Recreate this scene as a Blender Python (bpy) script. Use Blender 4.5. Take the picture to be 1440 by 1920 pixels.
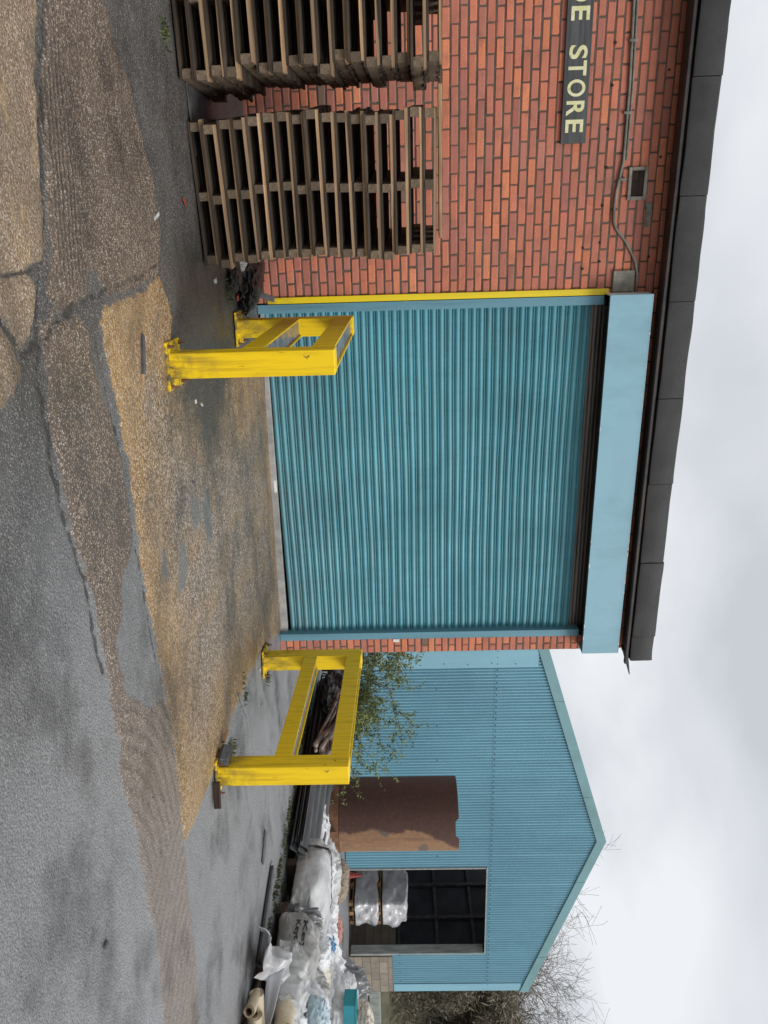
import bpy, math, random
import numpy as np
from mathutils import Vector, Matrix, Euler
random.seed(7)
rng = np.random.default_rng(7)
PI = math.pi
for o in list(bpy.data.objects): bpy.data.objects.remove(o)
SC = bpy.context.scene
COL = SC.collection

# ------------------------------------------------------------------ camera
cam_d = bpy.data.cameras.new('camera'); cam = bpy.data.objects.new('camera', cam_d); COL.objects.link(cam)
CAM = Vector((0.0, -7.34471, 1.30305))
Rv = Vector((0.92572945, -0.37755832, -0.02178757)); Uv = Vector((0.02882539, 0.01299889, 0.99949994)); Fv = Vector((0.37708631, 0.92589456, -0.02291672))
mw = Matrix((( Uv[0], -Rv[0], -Fv[0], CAM[0]), (Uv[1], -Rv[1], -Fv[1], CAM[1]), (Uv[2], -Rv[2], -Fv[2], CAM[2]), (0, 0, 0, 1)))
cam.matrix_world = mw      # the photograph was taken with the phone turned: world up points to the picture's right
cam_d.sensor_fit = 'AUTO'; cam_d.sensor_width = 36.0; cam_d.lens = 27.0
cam_d.clip_start = 0.05; cam_d.clip_end = 900
SC.camera = cam
SC.render.resolution_x = 768; SC.render.resolution_y = 1024
SC.view_settings.view_transform = 'Standard'; SC.view_settings.look = 'None'
SC.view_settings.exposure = 0.0; SC.view_settings.gamma = 1.0
try: SC.view_settings.use_curve_mapping = False
except Exception: pass

# ------------------------------------------------------------------ world: overcast sky
W = bpy.data.worlds.new('World'); SC.world = W; W.use_nodes = True
nt = W.node_tree; nt.nodes.clear()
def wn(t, **k):
    n = nt.nodes.new(t)
    for a, b in k.items(): setattr(n, a, b)
    return n
SUN_EL, SUN_AZ = math.radians(38), math.radians(200)
sky = wn('ShaderNodeTexSky', sky_type='NISHITA'); sky.sun_disc = False
sky.sun_elevation = SUN_EL; sky.sun_rotation = math.radians(146); sky.air_density = 1.0; sky.dust_density = 3.0
tc = wn('ShaderNodeTexCoord'); sep = wn('ShaderNodeSeparateXYZ'); nt.links.new(tc.outputs['Generated'], sep.inputs[0])
# flatten the direction onto a cloud layer: p = dir.xy / (dir.z + 0.25)
add = wn('ShaderNodeMath', operation='ADD'); add.inputs[1].default_value = 0.30; nt.links.new(sep.outputs[2], add.inputs[0])
mx = wn('ShaderNodeMath', operation='MAXIMUM'); mx.inputs[1].default_value = 0.12; nt.links.new(add.outputs[0], mx.inputs[0])
dx = wn('ShaderNodeMath', operation='DIVIDE'); nt.links.new(sep.outputs[0], dx.inputs[0]); nt.links.new(mx.outputs[0], dx.inputs[1])
dy = wn('ShaderNodeMath', operation='DIVIDE'); nt.links.new(sep.outputs[1], dy.inputs[0]); nt.links.new(mx.outputs[0], dy.inputs[1])
cmb = wn('ShaderNodeCombineXYZ'); nt.links.new(dx.outputs[0], cmb.inputs[0]); nt.links.new(dy.outputs[0], cmb.inputs[1])
nz = wn('ShaderNodeTexNoise'); nz.inputs['Scale'].default_value = 1.5; nz.inputs['Detail'].default_value = 5; nz.inputs['Roughness'].default_value = 0.45
nz.inputs['Distortion'].default_value = 0.25
nt.links.new(cmb.outputs[0], nz.inputs['Vector'])
cr = wn('ShaderNodeValToRGB'); cr.color_ramp.elements[0].position = 0.34; cr.color_ramp.elements[0].color = (0.63, 0.66, 0.71, 1)
cr.color_ramp.elements[1].position = 0.60; cr.color_ramp.elements[1].color = (0.92, 0.945, 0.98, 1)
nt.links.new(nz.outputs[0], cr.inputs[0])
# cloud cover is brighter overhead than near the horizon
mr = wn('ShaderNodeMapRange'); mr.inputs[1].default_value = 0.45; mr.inputs[2].default_value = 1.0; mr.inputs[3].default_value = 1.0; mr.inputs[4].default_value = 1.5
nt.links.new(sep.outputs[2], mr.inputs[0])
vm = wn('ShaderNodeVectorMath', operation='SCALE'); nt.links.new(cr.outputs[0], vm.inputs[0]); nt.links.new(mr.outputs[0], vm.inputs['Scale'])
bgc = wn('ShaderNodeBackground'); bgc.inputs[1].default_value = 1.0; nt.links.new(vm.outputs[0], bgc.inputs[0])
bgs = wn('ShaderNodeBackground'); bgs.inputs[1].default_value = 0.06; nt.links.new(sky.outputs[0], bgs.inputs[0])
ms = wn('ShaderNodeMixShader'); ms.inputs[0].default_value = 0.93
nt.links.new(bgs.outputs[0], ms.inputs[1]); nt.links.new(bgc.outputs[0], ms.inputs[2])
wo = wn('ShaderNodeOutputWorld'); nt.links.new(ms.outputs[0], wo.inputs[0])
# one soft sun behind the cloud, behind the photographer
sd = bpy.data.lights.new('sun', 'SUN'); sd.energy = 2.0; sd.angle = math.radians(24); sd.color = (1.0, 0.965, 0.92)
so = bpy.data.objects.new('sun', sd); COL.objects.link(so)
sdir = Vector((math.cos(SUN_EL) * 0.56, math.cos(SUN_EL) * -0.83, math.sin(SUN_EL)))
so.rotation_euler = sdir.to_track_quat('Z', 'Y').to_euler(); so.location = (0, -20, 20)

# ------------------------------------------------------------------ helpers
def gz(x, y=0.0):
    return -0.02 * (np.clip(x, -3.0, 20.0) - 0.9)

def tag(o, label=None, cat=None, group=None, kind=None):
    if label: o['label'] = label
    if cat: o['category'] = cat
    if group: o['group'] = group
    if kind: o['kind'] = kind
    return o
def empty(name, loc=(0, 0, 0), rz=0.0, label=None, cat=None, group=None):
    o = bpy.data.objects.new(name, None); COL.objects.link(o)
    o.empty_display_size = 0.2; o.location = loc; o.rotation_euler = (0, 0, rz)
    return tag(o, label, cat, group)

class MB:
    """collects geometry, then links it as ONE mesh object"""
    def __init__(s): s.v = []; s.f = []; s.m = []; s.c = []
    def add(s, vs, fs, mi=0, col=None):
        b = len(s.v); s.v += [tuple(map(float, q)) for q in vs]
        s.f += [tuple(b + i for i in f) for f in fs]; s.m += [mi] * len(fs); s.c += [col or (1, 1, 1, 1)] * len(vs)
        return s
    def box(s, c, d, rot=None, mi=0, ch=0.0, col=None, jit=0.0):
        hx, hy, hz = d[0] / 2, d[1] / 2, d[2] / 2
        if ch <= 0:
            vs = [Vector((sx * hx, sy * hy, sz * hz)) for sx in (-1, 1) for sy in (-1, 1) for sz in (-1, 1)]
            fs = [(0, 1, 3, 2), (4, 6, 7, 5), (0, 4, 5, 1), (2, 3, 7, 6), (0, 2, 6, 4), (1, 5, 7, 3)]
        else:
            ch = min(ch, hx * .49, hy * .49, hz * .49); vs = []; idx = {}
            for sx in (-1, 1):
                for sy in (-1, 1):
                    for sz in (-1, 1):
                        for a in range(3):
                            q = [sx * hx, sy * hy, sz * hz]
                            for k in range(3):
                                if k != a: q[k] -= (sx, sy, sz)[k] * ch
                            idx[(sx, sy, sz, a)] = len(vs); vs.append(Vector(q))
            fs = []
            for a in range(3):
                b1, b2 = [(1, 2), (2, 0), (0, 1)][a]
                for sg in (-1, 1):
                    loop = []
                    for (u, w) in ((-1, -1), (1, -1), (1, 1), (-1, 1)):
                        k = [0, 0, 0]; k[a] = sg; k[b1] = u; k[b2] = w; loop.append(idx[(k[0], k[1], k[2], a)])
                    fs.append(tuple(loop if sg > 0 else loop[::-1]))
            for a in range(3):
                b1, b2 = [(1, 2), (2, 0), (0, 1)][a]
                for u in (-1, 1):
                    for w in (-1, 1):
                        k0 = [0, 0, 0]; k0[a] = -1; k0[b1] = u; k0[b2] = w; k1 = list(k0); k1[a] = 1
                        l = (idx[(*k0, b1)], idx[(*k1, b1)], idx[(*k1, b2)], idx[(*k0, b2)])
                        fs.append(l if u * w < 0 else l[::-1])
            for sx in (-1, 1):
                for sy in (-1, 1):
                    for sz in (-1, 1):
                        l = (idx[(sx, sy, sz, 0)], idx[(sx, sy, sz, 1)], idx[(sx, sy, sz, 2)])
                        fs.append(l if sx * sy * sz > 0 else l[::-1])
        if jit: vs = [q + Vector((random.uniform(-jit, jit), random.uniform(-jit, jit), random.uniform(-jit, jit))) for q in vs]
        if rot is not None:
            R = rot if isinstance(rot, Matrix) else Euler(rot).to_matrix(); vs = [R @ q for q in vs]
        C = Vector(c); return s.add([q + C for q in vs], fs, mi, col)
    def tube(s, pts, rad, n=8, mi=0, cap=True, col=None):
        pts = [Vector(p) for p in pts]; m = len(pts)
        if not hasattr(rad, '__len__'): rad = [rad] * m
        vs = []; fs = []; ref = None
        for i, p in enumerate(pts):
            t = (pts[min(i + 1, m - 1)] - pts[max(i - 1, 0)]).normalized()
            if ref is None:
                ref = Vector((0, 0, 1)) if abs(t.z) < .9 else Vector((1, 0, 0))
            u = t.cross(ref)
            if u.length < 1e-5: u = t.orthogonal()
            u.normalize(); w = u.cross(t).normalized(); ref = w
            for k in range(n):
                a = 2 * PI * k / n; vs.append(p + (u * math.cos(a) + w * math.sin(a)) * rad[i])
        for i in range(m - 1):
            for k in range(n):
                a = i * n + k; b = i * n + (k + 1) % n; fs.append((a, a + n, b + n, b))
        if cap: fs.append(tuple(range(n))); fs.append(tuple(range((m - 1) * n, m * n))[::-1])
        return s.add(vs, fs, mi, col)
    def grid(s, P, mi=0, closed=False):
        """P: array (a,b,3)"""
        a, b, _ = P.shape; base = len(s.v); s.v += [tuple(map(float, q)) for q in P.reshape(-1, 3)]; s.c += [(1, 1, 1, 1)] * (a * b)
        for i in range(a - 1):
            for j in range(b - (0 if closed else 1)):
                q = base + i * b + j; r = base + i * b + (j + 1) % b
                s.f.append((q, r, r + b, q + b)); s.m.append(mi)
        return s
    def build(s, name, mats, parent=None, smooth=False, bevel=0.0, colattr=False, auto=None):
        me = bpy.data.meshes.new(name); me.from_pydata(s.v, [], s.f); me.update()
        for m in (mats if isinstance(mats, (list, tuple)) else [mats]): me.materials.append(m)
        if any(s.m): me.polygons.foreach_set('material_index', s.m)
        if colattr:
            at = me.color_attributes.new('tone', 'FLOAT_COLOR', 'POINT'); at.data.foreach_set('color', np.array(s.c, dtype=np.float32).ravel())
        if smooth: me.polygons.foreach_set('use_smooth', [True] * len(me.polygons))
        o = bpy.data.objects.new(name, me); COL.objects.link(o)
        if parent is not None: o.parent = parent
        if auto is not None:
            bpy.context.view_layer.objects.active = o
            me.polygons.foreach_set('use_smooth', [True] * len(me.polygons)); me.set_sharp_from_angle(angle=math.radians(auto))
        if bevel > 0:
            md = o.modifiers.new('bevel', 'BEVEL'); md.width = bevel; md.segments = 2; md.limit_method = 'ANGLE'; md.angle_limit = math.radians(40)
        return o

# numpy noise
def _h(ix, iy, iz, seed):
    n = (ix * 374761393 + iy * 668265263 + iz * 2147483647 + seed * 1274126177) & 0xffffffff
    n = ((n ^ (n >> 13)) * 1274126177) & 0xffffffff; n = (n ^ (n >> 16)) & 0xffffffff
    return n.astype(np.float64) / 4294967295.0
def vnoise(P, seed=0):
    P = np.asarray(P, dtype=np.float64); i = np.floor(P).astype(np.int64); f = P - i; f = f * f * f * (f * (f * 6 - 15) + 10); r = 0
    for a in (0, 1):
        for b in (0, 1):
            for c in (0, 1):
                w = (f[..., 0] if a else 1 - f[..., 0]) * (f[..., 1] if b else 1 - f[..., 1]) * (f[..., 2] if c else 1 - f[..., 2])
                r = r + w * _h(i[..., 0] + a, i[..., 1] + b, i[..., 2] + c, seed)
    return r * 2 - 1
def fbm(P, oct=4, seed=0, ridge=False):
    r = 0; a = 1; t = 0; P = np.asarray(P, dtype=np.float64)
    for k in range(oct):
        n = vnoise(P * 2 ** k + 17.3 * k, seed + k)
        if ridge: n = 1 - 2 * np.abs(n)
        r = r + a * n; t += a; a *= .5
    return r / t

# ------------------------------------------------------------------ materials
class NT:
    def __init__(s, name):
        s.m = bpy.data.materials.new(name); s.m.use_nodes = True; s.t = s.m.node_tree; s.b = s.t.nodes['Principled BSDF']
        s.co = s.n('ShaderNodeTexCoord').outputs['Object']
    def n(s, t, **k):
        q = s.t.nodes.new(t)
        for a, b in k.items(): setattr(q, a, b)
        return q
    def l(s, a, b): s.t.links.new(a, b)
    def sv(s, sock, v):
        if isinstance(v, bpy.types.NodeSocket): s.l(v, sock)
        elif hasattr(v, '__len__') and len(v) == 3 and sock.type == 'RGBA': sock.default_value = (*v, 1)
        else: sock.default_value = v
    def mapping(s, sc=(1, 1, 1), co=None, rot=(0, 0, 0)):
        q = s.n('ShaderNodeMapping'); q.inputs['Scale'].default_value = sc; q.inputs['Rotation'].default_value = rot; s.l(co or s.co, q.inputs[0]); return q.outputs[0]
    def noise(s, scale, detail=4, rough=.55, co=None, dist=0.0):
        q = s.n('ShaderNodeTexNoise'); q.inputs['Scale'].default_value = scale; q.inputs['Detail'].default_value = detail
        q.inputs['Roughness'].default_value = rough; q.inputs['Distortion'].default_value = dist; s.l(co or s.co, q.inputs['Vector']); return q.outputs[0]
    def voro(s, scale, feature='F1', co=None, out=0, rnd=1.0):
        q = s.n('ShaderNodeTexVoronoi', feature=feature); q.inputs['Scale'].default_value = scale; q.inputs['Randomness'].default_value = rnd; s.l(co or s.co, q.inputs['Vector']); return q.outputs[out]
    def ramp(s, f, a, b, lo=0.0, hi=1.0, smooth=False):
        q = s.n('ShaderNodeMapRange'); q.clamp = True
        if smooth: q.interpolation_type = 'SMOOTHSTEP'
        s.sv(q.inputs[0], f); q.inputs[1].default_value = a; q.inputs[2].default_value = b; q.inputs[3].default_value = lo; q.inputs[4].default_value = hi; return q.outputs[0]
    def mix(s, f, a, b, mode='MIX'):
        q = s.n('ShaderNodeMix', data_type='RGBA', blend_type=mode); s.sv(q.inputs[0], f); s.sv(q.inputs[6], a); s.sv(q.inputs[7], b); return q.outputs[2]
    def math(s, op, a, b=0.0, c=None):
        q = s.n('ShaderNodeMath', operation=op); s.sv(q.inputs[0], a); s.sv(q.inputs[1], b)
        if c is not None: s.sv(q.inputs[2], c)
        return q.outputs[0]
    def attr(s, name, out='Fac'):
        q = s.n('ShaderNodeAttribute'); q.attribute_name = name; return q.outputs[out]
    def rampc(s, f, stops):
        q = s.n('ShaderNodeValToRGB'); e = q.color_ramp.elements
        while len(e) < len(stops): e.new(.5)
        for k, (p, c) in enumerate(stops): e[k].position = p; e[k].color = (*c, 1)
        s.sv(q.inputs[0], f); return q.outputs[0]
    def bump(s, h, strength=.5, dist=.01, prev=None):
        q = s.n('ShaderNodeBump'); q.inputs['Strength'].default_value = strength; q.inputs['Distance'].default_value = dist; s.sv(q.inputs['Height'], h)
        if prev is not None: s.l(prev, q.inputs['Normal'])
        return q.outputs[0]
    def done(s, col=None, rough=None, nrm=None, metal=None, spec=None, **kw):
        if col is not None: s.sv(s.b.inputs['Base Color'], col)
        if rough is not None: s.sv(s.b.inputs['Roughness'], rough)
        if nrm is not None: s.l(nrm, s.b.inputs['Normal'])
        if metal is not None: s.sv(s.b.inputs['Metallic'], metal)
        if spec is not None: s.b.inputs['Specular IOR Level'].default_value = spec
        for k, v in kw.items(): s.sv(s.b.inputs[k], v)
        return s.m

def simple(name, c1, c2, scale=6, rough=(.5, .7), bs=60, bst=.25, bd=.004, metal=0.0, detail=5, stretch=(1, 1, 1), lo=.35, hi=.65, spec=.5):
    t = NT(name); co = t.mapping(stretch); n = t.noise(scale, detail, .6, co); n2 = t.noise(bs, 4, .6, co)
    c = t.mix(t.ramp(n, lo, hi), c1, c2); r = t.ramp(n2, .3, .7, rough[0], rough[1])
    return t.done(c, r, t.bump(n2, bst, bd), metal, spec)

def wood(name, c1, c2, c3, axis=0):
    t = NT(name); sc = [26, 26, 26]; sc[axis] = 1.6; co = t.mapping(tuple(sc))
    oi = t.n('ShaderNodeObjectInfo').outputs['Random']
    g = t.noise(1.0, 6, .65, co, .6); g2 = t.noise(3.5, 4, .6, co); big = t.noise(2.3, 3, .5)
    c = t.rampc(g, [(.25, c1), (.5, c2), (.72, c3)])
    c = t.mix(t.ramp(big, .45, .72, 0, .8), c, tuple(x * .42 for x in c1))
    c = t.mix(t.ramp(oi, .15, 1, 0, .8), c, tuple(x * 1.1 for x in c1))
    return t.done(c, t.ramp(g2, .3, .7, .6, .85), t.bump(t.math('ADD', g, g2), .55, .006), 0, .35)

M = {}
# brick: every brick has its own fired colour stored on the mesh
t = NT('fired_brick'); tone = t.attr('tone', 'Color'); n = t.noise(55, 5, .7); n2 = t.noise(7, 4, .6); n3 = t.noise(160, 3, .6); dk = t.voro(48, 'F1')
c = t.mix(t.ramp(n, .35, .7, 0, .45), tone, (.40, .13, .075)); c = t.mix(t.ramp(n2, .50, .75, 0, .55), c, (.24, .115, .09)); c = t.mix(t.ramp(t.noise(1.1, 4, .6), .5, .75, 0, .4), c, (.20, .10, .08))
c = t.mix(t.ramp(dk, .03, .10, .55, 0), c, (.04, .025, .022))
M['brick'] = t.done(c, t.ramp(n, .3, .7, .72, .92), t.bump(t.math('ADD', n, n3), .55, .004), 0, .25)
t = NT('mortar'); n = t.noise(70, 5, .7); n2 = t.noise(1.6, 4, .6)
c = t.mix(t.ramp(n, .3, .7), (.085, .068, .055), (.22, .185, .15)); c = t.mix(t.ramp(n2, .45, .65, 0, .6), c, (.045, .042, .036))
c = t.mix(.35, c, (.075, .062, .05)); M['mortar'] = t.done(c, .95, t.bump(n, .8, .004), 0, .2)
M['black'] = simple('plain_black', (.008, .008, .009), (.02, .02, .021), rough=(.7, .9))
M['felt'] = simple('roofing_felt', (.014, .014, .015), (.034, .033, .033), 3.2, (.55, .8), 140, .5, .003, lo=.3, hi=.7)
M['gutter'] = simple('dark_gutter_metal', (.014, .013, .014), (.05, .036, .030), 4, (.45, .7), 50, .2, .003)
t = NT('brick_side'); bt = t.n('ShaderNodeTexBrick'); co = t.mapping((1, 1, 1)); rotn = t.n('ShaderNodeCombineXYZ'); sp = t.n('ShaderNodeSeparateXYZ'); t.l(t.co, sp.inputs[0]); t.l(sp.outputs[1], rotn.inputs[0]); t.l(sp.outputs[2], rotn.inputs[1]); t.l(rotn.outputs[0], bt.inputs[0])
bt.inputs['Scale'].default_value = 1.0; bt.inputs['Brick Width'].default_value = .225; bt.inputs['Row Height'].default_value = .075; bt.inputs['Mortar Size'].default_value = .006
bt.inputs['Color1'].default_value = (.36, .10, .055, 1); bt.inputs['Color2'].default_value = (.24, .075, .05, 1); bt.inputs['Mortar'].default_value = (.11, .095, .08, 1)
M['brick_side'] = t.done(bt.outputs[0], .9, t.bump(bt.outputs[1], -.6, .01), 0, .2)

def paint(name, base, dirt, rust, chip=.80, streak=(9, 9, .5), dirtamt=.45, rough=(.34, .55), spec=.5, chipscale=9):
    t = NT(name); st = t.noise(1.0, 5, .65, t.mapping(streak)); bl = t.noise(2.3, 5, .6); fine = t.noise(120, 3, .5); ch = t.noise(chipscale, 6, .75)
    c = t.mix(t.ramp(bl, .3, .7, 0, .22), base, tuple(x * .72 for x in base))
    c = t.mix(t.math('MULTIPLY', t.ramp(st, .48, .72), dirtamt), c, dirt)
    scr = t.ramp(t.noise(1.0, 3, .6, t.mapping((70, 70, 9), None, (.1, .05, 0))), .70, .73); c = t.mix(t.math('MULTIPLY', scr, .6 * (1 if dirtamt >= .5 else .3)), c, rust)
    k = t.ramp(ch, chip, chip + .015); c = t.mix(k, c, rust)
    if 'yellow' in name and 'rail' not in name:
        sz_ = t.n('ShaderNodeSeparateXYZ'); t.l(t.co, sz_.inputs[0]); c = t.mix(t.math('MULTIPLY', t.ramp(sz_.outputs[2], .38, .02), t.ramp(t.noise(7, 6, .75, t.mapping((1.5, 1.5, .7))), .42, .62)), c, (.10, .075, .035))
    r = t.ramp(bl, .3, .7, rough[0], rough[1]); r = t.math('ADD', r, t.math('MULTIPLY', k, .35))
    h = t.math('SUBTRACT', t.math('MULTIPLY', fine, .25), k)
    return t.done(c, r, t.bump(h, .25, .002), 0, spec)
M['box_blue'] = paint('shutter_box_blue', (.235, .440, .535), (.10, .20, .25), (.62, .64, .64), .70, (2, 2, .8), .40)
M['jamb_blue'] = paint('guide_rail_blue', (.120, .275, .350), (.05, .10, .12), (.45, .47, .47), .70, (20, 20, .8), .5, chipscale=14)
M['trim_blue'] = paint('verge_trim_blue', (.160, .320, .350), (.11, .19, .18), (.12, .10, .08), .80, (1.2, 6, 1.2), .5)
M['yellow'] = paint('safety_yellow', (.90, .615, .002), (.38, .22, .006), (.045, .028, .016), .640, (34, 34, 1.6), .6, (.34, .6), .45, chipscale=11)
M['yellow_rail'] = paint('safety_yellow_rail', (.88, .60, .002), (.36, .21, .008), (.045, .028, .016), .655, (10, 34, 2.5), .6, (.36, .6), .45, chipscale=13)
M['yellow_strip'] = paint('safety_yellow_strip', (.80, .60, .006), (.35, .26, .03), (.05, .03, .02), .74, (20, 20, .7), .35)
M['wet_web'] = simple('wet_grimy_steel', (.10, .10, .11), (.24, .23, .235), 8, (.12, .45), 30, .2, .003)
M['grey_steel'] = simple('dull_grey_steel', (.25, .25, .245), (.40, .40, .39), 7, (.4, .7), 60, .3, .003)
M['white_plate'] = simple('offwhite_plate', (.62, .62, .60), (.78, .78, .76), 5, (.5, .7))
M['cement'] = simple('weathered_cement', (.13, .13, .11), (.27, .26, .22), 9, (.8, .95), 60, .8, .006)

# roller shutter curtain
t = NT('shutter_teal'); sx = t.noise(1.0, 6, .7, t.mapping((14, 1, 3))); sl = t.noise(1.0, 5, .6, t.mapping((1.3, 1, 26))); bl = t.noise(1.1, 4, .6)
sp = t.n('ShaderNodeSeparateXYZ'); t.l(t.co, sp.inputs[0]); zz = sp.outputs[2]
c = t.mix(t.ramp(bl, .3, .7), (.095, .335, .405), (.060, .235, .295)); c = t.mix(t.ramp(sl, .45, .75, 0, .50), c, (.10, .17, .18)); c = t.mix(t.ramp(sx, .52, .8, 0, .3), c, (.045, .10, .11))
grime = t.math('MULTIPLY', t.ramp(zz, .85, .0, 0, .45), t.ramp(t.noise(3, 5, .65), .3, .7)); c = t.mix(grime, c, (.10, .11, .10))
oldm = t.attr('tone', 'Color'); c = t.mix(oldm, t.mix(t.ramp(sl, .3, .7), (.21, .185, .16), (.07, .062, .055)), c)
sc_ = t.noise(26, 6, .75); k = t.ramp(sc_, .74, .76); c = t.mix(k, c, (.30, .33, .33))
M['shutter'] = t.done(c, t.ramp(bl, .3, .7, .33, .52), t.bump(t.noise(18, 3, .5), .12, .004), 0, .5)

# warehouse cladding
t = NT('cladding_blue'); st = t.noise(1.0, 5, .6, t.mapping((5, 1, .35))); bl = t.noise(.5, 4, .6)
c = t.mix(t.ramp(bl, .3, .7), (.235, .465, .560), (.185, .385, .475)); c = t.mix(t.ramp(st, .45, .75, 0, .35), c, (.11, .25, .33))
spc3 = t.n('ShaderNodeSeparateXYZ'); t.l(t.co, spc3.inputs[0]); sid = t.math('FLOOR', t.math('DIVIDE', spc3.outputs[0], .98)); wnz = t.n('ShaderNodeTexWhiteNoise', noise_dimensions='1D'); t.l(sid, wnz.inputs['W']); c = t.mix(t.math('MULTIPLY', wnz.outputs[0], .28), c, (.20, .38, .46)); c = t.mix(t.ramp(t.noise(1.0, 5, .7, t.mapping((9, 1, .5))), .56, .72, 0, .35), c, (.10, .19, .23)); M['clad'] = t.done(c, t.ramp(bl, .3, .7, .4, .55), t.bump(st, .1, .004), 0, .45)
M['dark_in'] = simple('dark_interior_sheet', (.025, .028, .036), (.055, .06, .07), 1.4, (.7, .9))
M['conc'] = simple('concrete_frame', (.19, .21, .19), (.34, .36, .33), 3, (.75, .9), 60, .6, .005, stretch=(3, 3, .7))
t = NT('block_wall'); bt = t.n('ShaderNodeTexBrick'); rotn = t.n('ShaderNodeCombineXYZ'); sp = t.n('ShaderNodeSeparateXYZ'); t.l(t.co, sp.inputs[0]); t.l(sp.outputs[0], rotn.inputs[0]); t.l(sp.outputs[2], rotn.inputs[1]); t.l(rotn.outputs[0], bt.inputs[0])
bt.inputs['Scale'].default_value = 1.0; bt.inputs['Brick Width'].default_value = .45; bt.inputs['Row Height'].default_value = .225; bt.inputs['Mortar Size'].default_value = .010
bt.inputs['Color1'].default_value = (.35, .30, .24, 1); bt.inputs['Color2'].default_value = (.26, .225, .185, 1); bt.inputs['Mortar'].default_value = (.16, .14, .12, 1)
n = t.noise(4, 5, .7); c = t.mix(t.ramp(n, .4, .7, 0, .6), bt.outputs[0], (.17, .14, .11))
M['block'] = t.done(c, .92, t.bump(t.math('SUBTRACT', t.noise(60, 4), bt.outputs[1]), .6, .008), 0, .2)
t = NT('frosted_added_rooflight'); tl = t.n('ShaderNodeBsdfTranslucent'); tl.inputs[0].default_value = (.85, .88, .9, 1); tp_ = t.n('ShaderNodeBsdfTransparent'); mxs = t.n('ShaderNodeMixShader'); mxs.inputs[0].default_value = .5; t.l(tl.outputs[0], mxs.inputs[1]); t.l(tp_.outputs[0], mxs.inputs[2]); t.l(mxs.outputs[0], t.t.nodes['Material Output'].inputs[0]); M['frost'] = t.m  # sheet of the added roof opening, passes sky light inside
M['roof_sheet'] = simple('grey_roof_sheet', (.16, .17, .17), (.26, .27, .27), 2, (.6, .8))

# wood
M['pal_dark'] = wood('weathered_shaded_pallet_wood', (.028, .021, .016), (.085, .062, .044), (.18, .125, .08))  # weathered tone, darkened further to imitate shade in the pallet gaps
M['pal_light'] = wood('worn_lit_pallet_wood', (.16, .105, .062), (.46, .29, .155), (.86, .58, .32))  # worn tone, lighter copy so front boards look lit beside the dark gaps
M['pal_block'] = wood('pallet_stringer_wood', (.075, .053, .036), (.165, .120, .080), (.28, .205, .135), 1)
M['timber'] = wood('dark_creosoted_timber', (.022, .012, .009), (.055, .028, .02), (.11, .06, .04))
M['fresh_wood'] = wood('pale_pallet_wood', (.25, .13, .06), (.42, .24, .11), (.55, .34, .18))

# rusty pipe
t = NT('rusty_pipe_steel'); sp = t.n('ShaderNodeSeparateXYZ'); t.l(t.co, sp.inputs[0])
n = t.noise(2.3, 7, .68, t.mapping((1, 1, 1.0)), .4); n2 = t.noise(16, 6, .7); vst = t.noise(1.0, 5, .65, t.mapping((11, 11, .9)))
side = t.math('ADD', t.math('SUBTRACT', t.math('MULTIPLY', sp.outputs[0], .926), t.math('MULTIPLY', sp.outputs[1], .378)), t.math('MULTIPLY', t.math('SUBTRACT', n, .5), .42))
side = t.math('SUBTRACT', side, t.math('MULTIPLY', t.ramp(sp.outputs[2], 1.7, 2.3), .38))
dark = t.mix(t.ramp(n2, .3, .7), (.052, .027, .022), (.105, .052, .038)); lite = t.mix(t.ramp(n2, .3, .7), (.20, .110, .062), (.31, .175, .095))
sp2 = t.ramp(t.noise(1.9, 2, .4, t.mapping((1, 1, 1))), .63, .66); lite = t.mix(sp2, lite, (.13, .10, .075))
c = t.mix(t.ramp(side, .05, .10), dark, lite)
c = t.mix(t.ramp(vst, .5, .72, 0, .4), c, (.05, .027, .02)); M['rust'] = t.done(c, t.ramp(n2, .3, .7, .62, .85), t.bump(n2, .35, .006), .0, .35)
M['rust_ring'] = simple('rusty_base_steel', (.10, .045, .025), (.22, .105, .05), 7, (.6, .85), 40, .4, .006)

M['sheet_grey'] = simple('dark_fibre_sheet', (.035, .038, .042), (.105, .108, .11), 2.5, (.35, .6), 60, .3, .003, stretch=(6, .6, 6))
def fabric(name, c1, c2, dirt, amt=.5, weave=True, rough=(.45, .65), spec=.4, dscale=2.6):
    t = NT(name); n = t.noise(dscale, 6, .7, None, .8); n2 = t.noise(30, 5, .7); n3 = t.noise(7, 4, .6)
    c = t.mix(t.ramp(n3, .35, .65), c1, c2); c = t.mix(t.math('MULTIPLY', t.ramp(n, .46, .66), amt), c, dirt)
    b = t.bump(t.noise(7, 4, .6, None, 1.5), .35, .012)
    if weave: b = t.bump(t.voro(220), .15, .002, b)
    return t.done(c, t.ramp(n2, .3, .7, rough[0], rough[1]), b, 0, spec)
M['sack'] = fabric('white_woven_sack', (.54, .545, .54), (.42, .425, .42), (.20, .19, .165), .65)
M['sack_clean'] = fabric('clean_white_sack', (.72, .725, .73), (.58, .59, .60), (.33, .31, .28), .55)
M['sack_cream'] = fabric('cream_sack', (.60, .56, .49), (.52, .47, .39), (.33, .27, .19), .6)
M['sack_grey'] = fabric('grimy_grey_sack', (.36, .355, .34), (.27, .265, .25), (.15, .135, .115), .6, dscale=4)
M['poly'] = fabric('crumpled_polythene', (.55, .55, .56), (.38, .385, .39), (.16, .155, .15), .5, False, (.25, .42), .5)
M['poly_white'] = fabric('white_sheeting', (.58, .58, .62), (.52, .52, .55), (.5, .49, .47), .3, False, (.4, .55), .4)
M['tarp'] = fabric('grey_plastic_tarp', (.20, .20, .205), (.13, .13, .135), (.35, .35, .355), .5, False, (.18, .35), .6)
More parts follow.
